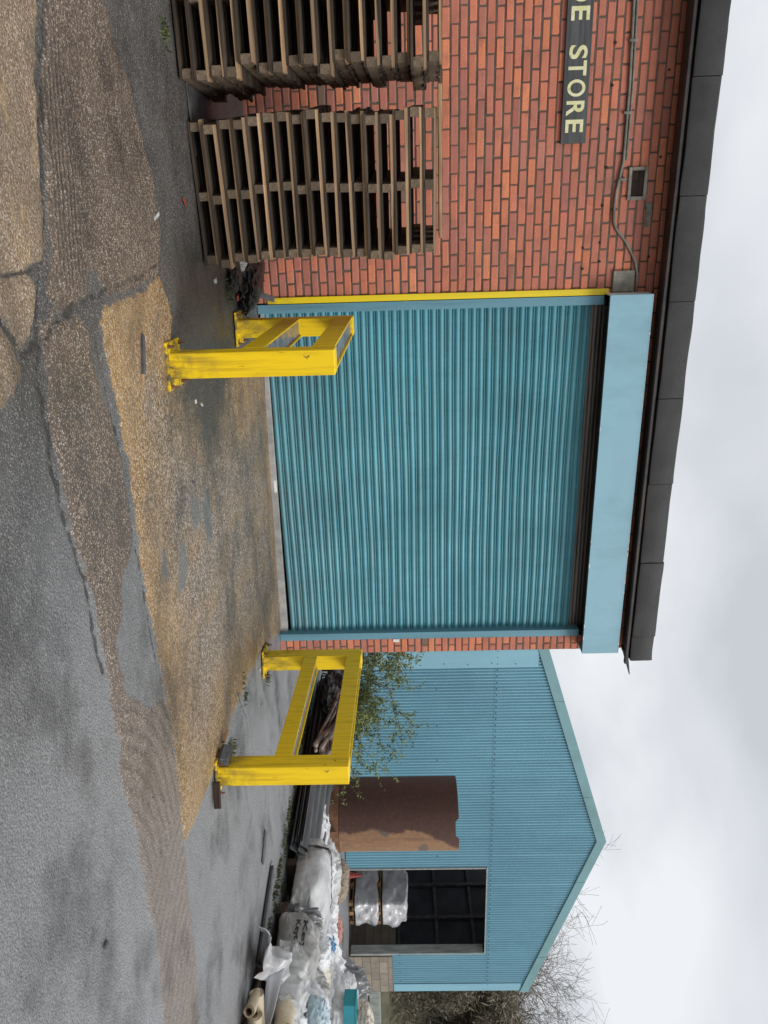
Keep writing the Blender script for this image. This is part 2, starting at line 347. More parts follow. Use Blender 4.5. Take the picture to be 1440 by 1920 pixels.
M['stain'] = fabric('stained_cream_cloth', (.62, .56, .44), (.55, .43, .27), (.42, .27, .12), .65)
M['foam'] = simple('cream_roll', (.36, .29, .19), (.54, .46, .33), 5, (.7, .9), 40, .5, .006)
M['card'] = simple('brown_core', (.12, .075, .045), (.2, .13, .08), 5, (.8, .9))
M['blue_bag'] = fabric('pale_blue_bag', (.38, .52, .60), (.52, .60, .64), (.20, .26, .29), .6, False, (.3, .5), .5, 5)
M['blue_film'] = fabric('blue_plastic_film', (.04, .19, .36), (.03, .13, .27), (.10, .27, .42), .5, False, (.25, .4))
M['pink'] = fabric('faded_pink_cloth', (.55, .26, .20), (.48, .22, .17), (.60, .38, .30), .5, False)
M['teal'] = simple('teal_plastic', (.015, .26, .31), (.012, .19, .235), 4, (.35, .5), 40, .1, .003)
M['red'] = simple('red_plastic', (.30, .03, .02), (.20, .02, .015), 6, (.4, .6))
M['strap'] = simple('black_strap', (.012, .012, .013), (.03, .03, .032), 9, (.5, .7))
M['ink'] = simple('black_ink', (.02, .021, .025), (.06, .062, .068), 30, (.5, .7), lo=.45, hi=.7)
M['rubble'] = simple('gravel_sack', (.22, .17, .12), (.36, .30, .23), 14, (.8, .95), 40, .9, .02)
M['hose'] = simple('grey_brown_hose', (.08, .060, .050), (.33, .25, .205), 5, (.4, .65), 60, .2, .003)
M['rag_dark'] = fabric('dark_debris', (.015, .015, .017), (.032, .030, .029), (.065, .058, .05), .5, False, (.3, .6), .5, 6)
M['chip'] = simple('pale_litter', (.45, .44, .42), (.6, .6, .58), 9, (.5, .7))
M['red_litter'] = simple('red_litter', (.35, .05, .03), (.25, .04, .03), 9, (.5, .7))
M['slate'] = simple('dark_block', (.05, .05, .054), (.10, .10, .105), 9, (.6, .8), 60, .5, .004)
M['wrap'] = fabric('clear_shrink_wrap', (.62, .62, .64), (.45, .45, .47), (.75, .75, .77), .5, False, (.12, .3), .8, 4)
M['sign_black'] = simple('sign_black_paint', (.028, .030, .032), (.085, .088, .09), 3, (.45, .65), 60, .25, .002, stretch=(.5, 1, 10))
t = NT('sign_letter_paint'); n = t.noise(14, 5, .7); c = t.mix(t.ramp(n, .35, .65), (.62, .60, .26), (.74, .72, .50)); k = t.ramp(t.noise(60, 4, .7), .62, .66); c = t.mix(k, c, (.12, .12, .10))
M['sign_letter'] = t.done(c, .6)
M['bark'] = simple('mossy_bark', (.060, .055, .045), (.125, .115, .085), 3, (.8, .95), 30, .7, .01)
M['twig'] = simple('grey_twig', (.13, .115, .095), (.22, .195, .165), 3, (.8, .95))
M['shrub_stem'] = simple('shrub_stem', (.045, .035, .028), (.09, .072, .05), 5, (.8, .95))
def leafm(name, c1, c2, c3):
    t = NT(name); r = t.n('ShaderNodeTexWhiteNoise'); g = t.n('ShaderNodeNewGeometry'); 
    c = t.rampc(t.noise(1.4, 3, .6), [(.3, c1), (.5, c2), (.7, c3)]); n = t.noise(40, 2, .5); c = t.mix(t.ramp(n, .4, .6, 0, .5), c, tuple(x * .6 for x in c1))
    return t.done(c, .6, None, 0, .3)
M['leaf'] = leafm('shrub_leaf', (.10, .13, .045), (.21, .26, .085), (.34, .40, .12))
M['scrub'] = leafm('scrub_leaf', (.125, .112, .075), (.20, .178, .122), (.27, .215, .16))
M['ivy'] = leafm('ivy_leaf', (.030, .050, .018), (.050, .085, .026), (.07, .11, .035))
M['weed'] = leafm('weed_leaf', (.035, .045, .018), (.065, .08, .028), (.11, .13, .045))
M['moss_bank'] = simple('mossy_bank', (.06, .065, .035), (.12, .11, .07), 2, (.85, .95), 20, .8, .02)

# ------------------------------------------------------------------ ground: one sheet to the horizon
POLY = dict(
 tan=[[(-2.6,-6.4),(-1.25,-3.9),(-.59,-4.17),(-.43,-4.24),(-.34,-4.25),(-.24,-4.29),(-.11,-4.31),(.01,-4.34),(.18,-4.39),(.18,-4.51),(.18,-4.68),(.15,-6.4)],
      [(.17,-6.2),(.19,-4.75),(.19,-4.58),(.24,-4.53),(.29,-4.53),(.36,-4.57),(.42,-4.66),(.445,-4.70),(.40,-4.74),(.33,-4.79),(.21,-6.2)],
      [(.24,-6.2),(.35,-4.83),(.42,-4.77),(.46,-4.73),(.49,-4.72),(.54,-4.75),(.58,-4.82),(.60,-4.93),(.56,-6.3)]],
 brown=[[(-2.4,-3.4),(-1.07,-3.98),(-.61,-4.06),(-.53,-4.12),(-.35,-4.22),(-.17,-4.24),(.01,-4.3),(.16,-4.35),(.3,-4.45),(.35,-4.4),(.37,-4.26),(.35,-4.08),(.25,-4.02),(.26,-3.9),(.37,-3.83),(.36,-3.37),(.34,-3.01),(.17,-2.89),(.04,-2.87),(-.15,-2.92),(-.27,-2.99),(-.39,-3.03),(-.57,-3.14),(-.7,-3.28),(-.85,-3.35),(-1.22,-3.42),(-2.4,-3.0)],
        [(.37,-4.54),(.38,-4.44),(.41,-4.19),(.48,-4.1),(.61,-4.09),(.78,-4.04),(.92,-3.98),(1.1,-3.9),(1.28,-3.92),(1.48,-3.92),(1.56,-3.99),(1.57,-4.08),(1.64,-4.16),(1.81,-4.22),(1.85,-4.34),(1.99,-4.35),(2.15,-4.28),(2.37,-4.12),(2.45,-3.87),(2.67,-3.77),(3.06,-3.79),(3.53,-3.81),(4.02,-3.88),(4.47,-3.9),(6.5,-4.5),(6.5,-5.2),(4.7,-4.69),(3.78,-4.42),(3.48,-4.47),(2.99,-4.45),(2.77,-4.46),(2.54,-4.51),(2.32,-4.47),(2.0,-4.49),(1.85,-4.48),(1.61,-4.47),(1.39,-4.51),(1.2,-4.55),(1.09,-4.58),(.99,-4.58),(.87,-4.59),(.75,-4.59),(.59,-4.56),(.44,-4.55)]],
 orange=[[(.45,-3.95),(.4,-3.86),(.37,-2.99),(.49,-2.88),(.61,-2.85),(.74,-2.95),(.95,-2.4),(1.1,-1.97),(1.3,-1.0),(1.4,-.3),(1.45,.3),(4.45,.3),(4.33,-.17),(3.95,-1.04),(3.82,-1.65),(3.72,-2.29),(3.70,-2.79),(3.68,-3.19),(3.63,-3.58),(3.56,-3.82),(3.33,-3.81),(2.88,-3.78),(2.52,-3.77),(2.15,-3.82),(1.91,-3.84),(1.65,-3.86),(1.4,-3.84),(1.14,-3.86),(.9,-3.9),(.69,-3.93)]],
 grey=[[(1.66,-2.89),(1.79,-2.7),(1.95,-2.71),(1.92,-2.93),(1.75,-2.97)],[(1.72,-3.58),(1.79,-3.46),(1.95,-3.49),(1.92,-3.61)],[(1.8,-3.23),(1.89,-3.08),(2.06,-3.1),(2.17,-3.23),(2.12,-3.4)],[(1.7,-2.55),(1.86,-2.42),(2.17,-2.45),(2.15,-2.66),(1.87,-2.68)]],
 mud=[[(.10,-2.75),(.2,-.2),(.96,-.3),(1.25,-1.0),(1.45,-1.6),(1.85,-1.95),(1.80,-2.45),(1.2,-2.95),(1.01,-3.05),(.91,-2.93),(.55,-2.80)]],
)
def sdist(X, Y, poly):
    P = np.array(poly); best = np.full(X.shape, 1e9); inside = np.zeros(X.shape, bool); n = len(P)
    for i in range(n):
        a = P[i]; b = P[(i + 1) % n]; d = b - a; L = d @ d
        t_ = np.clip(((X - a[0]) * d[0] + (Y - a[1]) * d[1]) / L, 0, 1)
        best = np.minimum(best, np.hypot(X - a[0] - t_ * d[0], Y - a[1] - t_ * d[1]))
        c_ = ((a[1] > Y) != (b[1] > Y)) & (X < (b[0] - a[0]) * (Y - a[1]) / (b[1] - a[1] + 1e-12) + a[0]); inside ^= c_
    return np.where(inside, best, -best)
def axis(a, b, st, far0, far1):
    mid = list(np.arange(a, b, st)); lo = []; x = a; s = st
    while x > far0: s *= 1.25; x -= s; lo.append(x)
    hi = []; x = mid[-1]; s = st
    while x < far1: s *= 1.22; x += s; hi.append(x)
    return np.array(lo[::-1] + mid + hi)
gx = axis(-1.7, 6.4, .020, -300, 500); gy = axis(-5.5, .1, .020, -200, 500)
GX, GY = np.meshgrid(gx, gy, indexing='ij')
def wob(seed, amp, sc):
    P3 = np.stack([GX * sc, GY * sc, np.zeros_like(GX)], -1); return fbm(P3, 4, seed) * amp
near = (GX > -3) & (GX < 9) & (GY > -8) & (GY < 2)
SD = {}
for k, pl in POLY.items():
    w = wob(len(k), .035, 7) + wob(len(k) + 9, .02, 22)
    SD[k] = np.where(near, np.max([sdist(GX + w, GY - w, q) for q in pl], axis=0), -1.0)
sm = lambda v, a, b: np.clip((v - a) / (b - a), 0, 1)
slab = np.maximum.reduce([sm(SD['brown'], -.01, .03) * .9, sm(SD['orange'], -.01, .03), sm(SD['tan'], -.01, .03) * 1.3])
Z = gz(GX) + slab * .010 - .004
Z += np.where(near, wob(3, .006, 3.0), 0)
# tyre-comb grooves in the near brown slab and the feathered grooves further right
gm = sm(SD['brown'], .0, .05) * np.exp(-((GY + 4.13 + .10 * (GX + .1)) / .13) ** 4) * sm(GX, -.75, -.5) * sm(-GX, -.42, -.2)
hm = sm(SD['brown'], .0, .05) * sm(GX, 1.9, 2.3)
def crack(pts, w, d):
    best = np.full(GX.shape, 1e9); ww = wob(11, .03, 9)
    for a, b in zip(pts, pts[1:]):
        a = np.array(a); b = np.array(b); dd = b - a; L = dd @ dd
        t_ = np.clip(((GX + ww - a[0]) * dd[0] + (GY + ww - a[1]) * dd[1]) / L, 0, 1)
        best = np.minimum(best, np.hypot(GX + ww - a[0] - t_ * dd[0], GY + ww - a[1] - t_ * dd[1]))
    return np.exp(-(best / w) ** 2) * d
CR = np.zeros_like(GX)
for pts, w, d in (([(.37, -4.2), (.44, -4.57), (.75, -4.62), (1.1, -4.61), (1.4, -4.53), (1.9, -4.5)], .018, 1),
                  ([(-.85, -3.95), (-.5, -4.14), (0, -4.33), (.18, -4.4), (.3, -4.5), (.42, -4.57), (.46, -4.7)], .020, 1),
                  ([(.16, -5.4), (.185, -4.7), (.2, -4.42)], .012, .9), ([(.22, -5.2), (.33, -4.8), (.43, -4.72)], .014, 1),
                  ([(.36, -4.3), (.36, -3.9), (.30, -3.0)], .020, .8), ([(.5, -4.03), (1.0, -3.93), (1.8, -3.88), (2.6, -3.80)], .016, .7),
                  ([(3.6, -2.2), (4.1, -1.9), (4.45, -1.95)], .012, .9), ([(3.95, -1.1), (3.85, -1.9), (4.3, -2.1)], .010, .8), ([(4.3, -.7), (4.45, -1.4)], .010, .7),
                  ([(2.3, -3.1), (3.0, -4.4)], .006, .6), ([(1.75, -3.5), (1.9, -3.9)], .008, .5)):
    CR = np.maximum(CR, crack(pts, w, d))
CR = np.where(near, CR, 0); Z -= CR * .010
nx_, ny_ = GX.shape
V = np.stack([GX, GY, Z], -1).reshape(-1, 3)
ii, jj = np.meshgrid(np.arange(nx_ - 1), np.arange(ny_ - 1), indexing='ij'); q = (ii * ny_ + jj).ravel()
F4 = np.stack([q, q + ny_, q + ny_ + 1, q + 1], -1)
me = bpy.data.meshes.new('ground'); me.vertices.add(len(V)); me.vertices.foreach_set('co', V.ravel())
me.loops.add(F4.size); me.loops.foreach_set('vertex_index', F4.ravel().astype(np.int32)); me.polygons.add(len(F4))
me.polygons.foreach_set('loop_start', np.arange(0, F4.size, 4, dtype=np.int32)); me.update(); me.validate()
me.polygons.foreach_set('use_smooth', [True] * len(me.polygons))
for k, v in list(SD.items()) + [('crack', CR), ('comb', gm), ('feather', hm)]:
    a = me.attributes.new('g_' + k, 'FLOAT', 'POINT'); a.data.foreach_set('value', np.clip(v, -1, 1).astype(np.float32).ravel())
ground = bpy.data.objects.new('ground', me); COL.objects.link(ground); ground['kind'] = 'structure'
t = NT('worn_yard_surface')
n_big = t.noise(.55, 5, .6); n_mid = t.noise(3.2, 6, .65); n_fine = t.noise(55, 5, .7); n_edge = t.noise(30, 4, .7); streak = t.noise(1.0, 5, .65, t.mapping((1.0, 4.0, 1), None, (0, 0, .25)))
vor = t.n('ShaderNodeTexVoronoi'); vor.inputs['Scale'].default_value = 95; t.l(t.co, vor.inputs['Vector']); vd, vc = vor.outputs[0], vor.outputs[1]
vor2 = t.n('ShaderNodeTexVoronoi'); vor2.inputs['Scale'].default_value = 190; t.l(t.co, vor2.inputs['Vector'])
spc = t.n('ShaderNodeSeparateColor'); t.l(vc, spc.inputs[0]); rr = spc.outputs[0]; r2 = spc.outputs[1]
spc2 = t.n('ShaderNodeSeparateColor'); t.l(vor2.outputs[1], spc2.inputs[0]); rr2 = spc2.outputs[0]
n_e2 = t.noise(11, 5, .7)
def edge(name, w=.014, lo=-.006): return t.ramp(t.math('ADD', t.attr('g_' + name), t.math('MULTIPLY', t.math('SUBTRACT', t.math('ADD', t.math('MULTIPLY', n_edge, .45), t.math('MULTIPLY', n_e2, .55)), .5), .15)), lo, lo + w)
# asphalt
asp = t.mix(t.ramp(n_mid, .3, .7), (.078, .074, .070), (.150, .146, .140)); asp = t.mix(t.ramp(n_big, .4, .62, 0, .75), asp, (.205, .205, .207))
spx = t.n('ShaderNodeSeparateXYZ'); t.l(t.co, spx.inputs[0])
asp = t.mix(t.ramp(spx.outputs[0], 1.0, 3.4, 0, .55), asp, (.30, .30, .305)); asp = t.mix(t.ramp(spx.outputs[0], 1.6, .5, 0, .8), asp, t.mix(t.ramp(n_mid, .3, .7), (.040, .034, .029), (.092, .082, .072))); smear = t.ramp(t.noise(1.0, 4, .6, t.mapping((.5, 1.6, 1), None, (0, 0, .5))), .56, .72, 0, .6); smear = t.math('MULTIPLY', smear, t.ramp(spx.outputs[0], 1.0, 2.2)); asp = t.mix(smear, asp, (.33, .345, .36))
chips = t.math('MULTIPLY', t.ramp(rr, .80, .84), t.ramp(vd, .42, .30)); asp = t.mix(t.math('MULTIPLY', chips, .55), asp, (.30, .29, .275))
asp = t.mix(t.math('MULTIPLY', t.ramp(rr2, .26, .18), .38), asp, (.05, .05, .052)); asp = t.mix(t.math('MULTIPLY', t.ramp(rr2, .86, .9), .35), asp, (.42, .42, .41))
# exposed aggregate concrete: brown and ochre slabs
agg = t.rampc(rr, [(.0, (.07, .050, .036)), (.3, (.22, .158, .112)), (.55, (.37, .270, .195)), (.80, (.47, .355, .265)), (.95, (.56, .50, .43))])
agg = t.mix(t.ramp(t.noise(1.9, 5, .7), .35, .65, .35, 0), agg, (.15, .105, .075)); agg = t.mix(t.ramp(vd, .30, .52, 0, .85), agg, (.080, .060, .046)); agg = t.mix(t.ramp(n_mid, .45, .70, 0, .5), agg, (.13, .094, .07))
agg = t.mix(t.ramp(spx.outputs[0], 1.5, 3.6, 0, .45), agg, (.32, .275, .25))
och = t.rampc(rr, [(.0, (.12, .072, .034)), (.3, (.36, .205, .080)), (.55, (.54, .33, .135)), (.8, (.66, .45, .23)), (.93, (.68, .58, .45))])
och = t.mix(t.ramp(vd, .32, .55, 0, .65), och, (.12, .075, .038)); och = t.mix(t.ramp(streak, .46, .68, 0, .5), och, (.25, .165, .105)); och = t.mix(t.ramp(t.noise(1.6, 5, .65, t.mapping((1, 2.2, 1))), .56, .66, 0, .6), och, (.175, .165, .155)); och = t.mix(t.ramp(n_big, .45, .6, 0, .35), och, (.46, .30, .14))
tan = t.rampc(rr2, [(.0, (.125, .085, .052)), (.45, (.25, .175, .108)), (.8, (.34, .25, .165)), (.95, (.52, .45, .37))])
tan = t.mix(t.ramp(streak, .4, .65, 0, .6), tan, (.12, .088, .058)); tan = t.mix(t.ramp(t.noise(4.5, 6, .7, t.mapping((.7, 1.6, 1), None, (0, 0, .35))), .54, .68, 0, .6), tan, (.50, .34, .16))
och = t.mix(t.math('MULTIPLY', t.ramp(t.attr('g_orange'), .10, .75), t.ramp(t.noise(1.7, 5, .65, t.mapping((1.6, .7, 1), None, (0, 0, .6))), .30, .52, .25, .95)), och, t.rampc(rr, [(.0, (.10, .075, .055)), (.4, (.20, .155, .118)), (.75, (.30, .24, .19)), (.93, (.50, .44, .37))]))
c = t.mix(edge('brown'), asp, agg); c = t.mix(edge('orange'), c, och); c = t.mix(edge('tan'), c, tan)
c = t.mix(t.math('MULTIPLY', edge('grey', .05), .85), c, t.mix(t.ramp(n_fine, .3, .7), (.12, .125, .125), (.20, .205, .205)))
mudf = t.math('MULTIPLY', t.ramp(t.math('ADD', t.attr('g_mud'), t.math('MULTIPLY', t.math('SUBTRACT', t.noise(2.2, 6, .72), .5), 1.1)), -.05, .30), .88)
mud = t.mix(t.ramp(t.noise(6, 5, .65), .52, .66, 0, .8), t.mix(t.ramp(n_fine, .3, .7), (.034, .032, .028), (.085, .080, .070)), (.085, .088, .045))
c = t.mix(mudf, c, mud)
def wave(ax, ay, per):
    ph = t.math('ADD', t.math('MULTIPLY', spx.outputs[0], ax), t.math('MULTIPLY', spx.outputs[1], ay)); ph = t.math('ADD', ph, t.math('MULTIPLY', n_mid, .06))
    return t.math('ADD', .5, t.math('MULTIPLY', .5, t.math('SINE', t.math('MULTIPLY', ph, 2 * PI / per))))
g1 = t.math('MULTIPLY', t.attr('g_comb'), t.ramp(wave(.22, 1.0, .036), .25, .75))
def ring(cx_, cy_, per):
    ux = t.math('SUBTRACT', spx.outputs[0], cx_); uy = t.math('SUBTRACT', spx.outputs[1], cy_); rr_ = t.math('SQRT', t.math('ADD', t.math('MULTIPLY', ux, ux), t.math('MULTIPLY', uy, uy))); rr_ = t.math('ADD', rr_, t.math('MULTIPLY', n_mid, .09))
    return t.math('ADD', .5, t.math('MULTIPLY', .5, t.math('SINE', t.math('MULTIPLY', rr_, 2 * PI / per))))
pick = t.ramp(t.math('ADD', spx.outputs[0], t.math('MULTIPLY', n_mid, .5)), 3.45, 3.6)
wv = t.math('ADD', t.math('MULTIPLY', ring(3.2, -5.1, .085), t.math('SUBTRACT', 1.0, pick)), t.math('MULTIPLY', ring(5.9, -3.4, .10), pick))
g2_ = t.math('MULTIPLY', t.math('MULTIPLY', t.attr('g_feather'), t.ramp(n_e2, .35, .6, .25, 1)), t.ramp(wv, .3, 1.0))
groove = t.math('MAXIMUM', g1, t.math('MULTIPLY', g2_, .7))
c = t.mix(t.math('MULTIPLY', groove, .45), c, (.055, .042, .034))
c = t.mix(t.ramp(t.math('ADD', t.attr('g_crack'), t.math('ADD', t.math('SUBTRACT', n_edge, .5), t.math('MULTIPLY', t.math('SUBTRACT', n_e2, .52), 2.2))), .45, .75, 0, .85), c, (.028, .026, .023))
damp0 = t.ramp(t.noise(.9, 5, .7, t.mapping((1.0, 1.6, 1), None, (0, 0, -.5))), .50, .62)
damp = t.ramp(t.noise(1.3, 5, .68, t.mapping((1, 1.3, 1), None, (0, 0, 0))), .50, .66)
c = t.mix(t.math('MULTIPLY', damp, .52), c, (.030, .027, .024)); c = t.mix(t.math('MULTIPLY', t.math('MULTIPLY', damp0, edge('orange')), .40), c, (.06, .052, .042))
rgh = t.ramp(n_fine, .3, .7, .36, .62); rgh = t.math('SUBTRACT', rgh, t.math('MULTIPLY', damp, .26)); rgh = t.math('SUBTRACT', rgh, t.math('MULTIPLY', t.math('MULTIPLY', mudf, t.ramp(n_mid, .45, .6)), .12))
h1 = t.math('SUBTRACT', 1.0, vd); hh = t.math('ADD', t.math('MULTIPLY', h1, 1.0), t.math('MULTIPLY', n_fine, .8)); hh = t.math('ADD', hh, t.math('MULTIPLY', t.noise(16, 4, .65), 1.6)); hh = t.math('SUBTRACT', hh, t.math('MULTIPLY', groove, 1.5))
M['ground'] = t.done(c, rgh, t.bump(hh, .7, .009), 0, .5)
me.materials.append(M['ground'])

# ------------------------------------------------------------------ brick building
bb = empty('brick_building', (0, 0, 0), 0, 'single storey red brick store with flat felt roof around the big teal roller shutter', 'building')
OPX0, OPX1, WX0, WX1 = .875, 4.50, -4.2, 4.69
TOP = 3.73
mb = MB()
tones = [(.62, .215, .125), (.56, .195, .125), (.50, .180, .125), (.41, .170, .135), (.36, .155, .135), (.70, .245, .120), (.78, .285, .135), (.48, .185, .13), (.42, .19, .16)]
def brick(x0, x1, z0, z1):
    L = .003; 
    if x1 - x0 < .03: return
    tn = random.choices(tones, [5, 5, 4, 3.4, 2.8, 3, 1.6, 4, 2])[0]; f = random.uniform(.90, 1.10); mtn = (.54, .19, .125); tn = tuple(a * .66 + b * .34 for a, b in zip(tn, mtn))
    if random.random() < .008: tn = (.16, .13, .10)
    dyv = random.uniform(-.0025, .002)
    mb.box(((x0 + x1) / 2, .05 + dyv, (z0 + z1) / 2), (x1 - x0 - .011 + random.uniform(-.005, .004), .10, z1 - z0 - .011 + random.uniform(-.004, .003)),
           rot=(0, random.gauss(0, .006), 0), ch=.007, col=(*[q * f for q in tn], 1), jit=.0018)
k0 = -6
for k in range(k0, 50):
    z0 = .137 + .075 * k; z1 = z0 + .075
    if z1 > TOP + .04: break
    off = .1125 if k % 2 else 0.0
    x = -1.319 + off - .225 * 14 + (random.uniform(-.012, .012))
    while x < WX1:
        x1 = x + .225
        a, b = max(x, WX0), min(x1, WX1)
        if z0 > 3.40 or b <= OPX0: 
            if b > a: brick(a, b, z0, z1)
        elif a < OPX0: brick(a, OPX0, z0, z1)
        x = x1
    if z0 <= 3.40:  # the slim pier right of the shutter: a long brick, then a pair, by turns
        if k % 2: brick(OPX1, WX1, z0, z1)
        else: brick(OPX1, OPX1 + .10, z0, z1); brick(OPX1 + .10, WX1, z0, z1)
# mortar bed, set 7 mm behind the brick faces
mb.box(((WX0 + OPX0) / 2, .155, 1.6), (OPX0 - WX0 - .004, .296, 4.24), mi=1)
mb.box(((WX1 + OPX1) / 2, .155, 1.6), (WX1 - OPX1 - .012, .296, 4.24), mi=1)
mb.box(((OPX1 + OPX0) / 2, .155, 3.575), (OPX1 - OPX0 + .006, .294, .30), mi=1)
for (x, z) in [(-1.14, 3.15), (-.83, 3.15), (-.5, 3.14), (-.2, 3.15), (.11, 3.14), (.42, 3.14), (.58, 3.15), (.46, 2.99), (.64, 3.0), (-.93, 3.61), (-.27, 3.61), (.55, 3.59)]:
    mb.tube([(x, -.006, z), (x + .004, .05, z)], .011, 8, 2)  # black plugs stand for the shade inside drilled holes
mb.build('wall', [M['brick'], M['mortar'], M['black']], bb, colattr=True)
s_ = MB(); s_.box((WX1 - .15, 4.15, 1.6), (.296, 7.68, 4.24)); s_.box((WX0 + .15, 4.15, 1.6), (.296, 7.68, 4.24)); s_.box(((WX0 + WX1) / 2, 8.15, 1.6), (WX1 - WX0, .296, 4.24))
s_.build('side_wall', M['brick_side'], bb)
r = MB(); r.box(((WX0 + WX1) / 2 - .02, 4.1, 3.80), (WX1 - WX0 + .04, 8.5, .12)); roof = r.build('roof', M['felt'], bb)
# fascia: felt-wrapped lengths, each sitting a little differently
fm = MB(); xs = [-4.25, -3.5, -2.62, -1.73, -.84, .05, .92, 1.8, 2.65, 3.5, 4.37, 4.665]
for i, (a, b) in enumerate(zip(xs, xs[1:])):
    n = 10; P = np.zeros((n, 9, 3)); prof = [(.04, 3.87), (.0, 3.955), (-.205, 3.962), (-.27, 3.955), (-.283, 3.93), (-.28, 3.83), (-.284, 3.745), (-.278, 3.722), (-.20, 3.722)]
    for u in range(n):
        x = a + (b - a) * u / (n - 1)
        for v, (yy, z) in enumerate(prof):
            w = fbm(np.array([[x * 2.5, v * .6, i * 3.1]]), 3, 5)[0]
            P[u, v] = (x + (.003 if u == 0 else (-.003 if u == n - 1 else 0)), yy - .010 * w - (.004 if i % 2 else 0), z + .008 * w - .002 * (i % 3))
    fm.grid(P)
e = MB()
fm.box((.2, -.130, 3.842), (8.85, .26, .215))
fm.box((4.655, -.13, 3.84), (.02, .29, .225))
fm.build('fascia', M['felt'], bb, auto=45)
g = MB(); g.box(((WX0 + 4.66) / 2, -.145, 3.700), (4.66 - WX0, .19, .024)); g.box(((WX0 + 4.72) / 2, -.235, 3.688), (4.72 - WX0, .05, .034), ch=.006)
g.add([(4.60, -.26, 3.675), (4.60, -.05, 3.675), (4.86, -.245, 3.735), (4.60, -.26, 3.70), (4.60, -.05, 3.70), (4.86, -.245, 3.745)], [(0, 1, 2), (3, 5, 4), (0, 2, 5, 3), (1, 4, 5, 2), (0, 3, 4, 1)])
g.build('gutter', M['gutter'], bb)
# roller shutter
sh = MB(); PIT = .0752; prof = []
zb = .042; nsl = 41
for i in range(nsl):
    z0 = zb + i * PIT
    for (dz, dy) in ((.000, .000), (.004, -.006), (.010, -.012), (.018, -.0165), (.027, -.0175), (.036, -.0155), (.044, -.010), (.049, -.002), (.0525, .010), (.056, .010), (.059, -.002), (.0635, -.0065), (.068, -.003), (.0715, .009)):
        prof.append((z0 + dz, dy, i))
nxs = 26; X = np.linspace(.93, 4.455, nxs); P = np.zeros((len(prof), nxs, 3)); tone = []
off = rng.normal(0, .0016, (nsl, nxs)); off = (off + np.roll(off, 1, 1) + np.roll(off, -1, 1)) / 2
for a, (z, dyv, i) in enumerate(prof):
    for b in range(nxs): P[a, b] = (X[b], .075 + dyv + off[i, b], z + .003 * math.sin(b * .35 + i * .2)); tone.append((1,) * 3 + (1,))
lowf = fbm(P * np.array([1.3, 0, 2.2]) + 3, 3, 77); P[..., 1] += .007 * lowf; P[..., 2] += .004 * vnoise(P * np.array([1.1, 0, 6]), 78); sh.grid(P); sh.c = tone
# the last rows roll back on to the drum and were never repainted
P2 = np.zeros((30, nxs, 3))
for a in range(30):
    for b in range(nxs): P2[a, b] = (X[b], .082 + .09 * (a / 29) ** 1.6 - .014 * abs(math.sin(a / 29 * PI * 4)) + off[a % 8, b], zb + nsl * PIT - .006 + .17 * a / 29)
sh.grid(P2); sh.c = sh.c[:-(30 * nxs)] + [(0, 0, 0, 1)] * (30 * nxs)
shut = empty('roller_shutter', (0, 0, 0)); shut.parent = bb
sh.build('curtain', M['shutter'], shut, smooth=True, colattr=True)
bt_ = MB(); z1 = float(gz(.95)) + .012
bt_.add([(.965, .045, z1), (4.42, .045, float(gz(4.42)) - .010), (4.42, .045, .012), (.965, .045, .048), (.965, .095, z1), (4.42, .095, float(gz(4.42)) - .010), (4.42, .095, .012), (.965, .095, .048)],
        [(0, 1, 2, 3), (4, 7, 6, 5), (0, 4, 5, 1), (3, 2, 6, 7), (0, 3, 7, 4), (1, 5, 6, 2)])
bt_.build('bottom_rail', M['grey_steel'], shut, bevel=.004)
st = MB(); st.box((2.70, .043, .012), (.13, .003, .030)); st.build('sticker', M['white_plate'], shut)
# side guide channels
for x0, x1, nm in ((.880, .962, 'guide_rail'), (4.421, 4.503, 'guide_rail')):
    g = MB(); zt = 3.215
    inn = x1 if x0 < 2 else x0
    g.box(((x0 + x1) / 2, -.006, (zt + float(gz(x0))) / 2), (x1 - x0, .022, zt - float(gz(x0))), ch=.003)
    g.box((inn + (-.006 if x0 < 2 else .006), .045, (zt + float(gz(x0))) / 2), (.010, .085, zt - float(gz(x0)) - .004))
    if x0 < 2:
        for k in range(28): g.tube([(x0 + .03, -.0165, .2 + k * .1), (x0 + .03, -.020, .2 + k * .1)], .004, 6)
    g.build(nm, M['jamb_blue'], shut)
g = MB(); g.box((2.69, .30, 1.6), (3.56, .02, 3.6)); g.build('backing', M['black'], shut)
bx_ = MB(); bx_.box(((.856 + 4.616) / 2, -.195, 3.415), (4.616 - .856, .010, .39), ch=.002); bx_.box(((.856 + 4.616) / 2, -.097, 3.604), (4.616 - .862, .190, .010)); bx_.box((4.611, -.095, 3.412), (.010, .188, .380))
bx_.build('shutter_box', M['box_blue'], bb)
for k in range(20):
    x_ = random.choice((random.uniform(1.2, 4.55), random.uniform(3.2, 4.55))); g = MB(); g.box((x_, -.2005, random.choice((3.607, 3.607, 3.224)) - random.uniform(0, .003)), (random.uniform(.01, .07), .0025, random.uniform(.003, .008)), rot=(0, random.gauss(0, .05), 0)); g.build('paint_chip', M['white_plate'], bb)
g = MB(); g.box((.862, -.095, 3.412), (.010, .188, .376)); g.build('box_end_plate', M['white_plate'], bb)
g = MB(); g.box(((.87 + 4.6) / 2, -.17, 3.228), (3.73, .04, .012)); g.box((2.74, .16, 3.32), (3.5, .10, .10)); g.build('box_lip', M['gutter'], bb)
g = MB(); g.box((.846, -.012, 1.675), (.056, .012, 3.15), ch=.002); g.box((.8215, .012, 1.675), (.007, .04, 3.15)); g.build('edge_guard', M['yellow_strip'], bb)
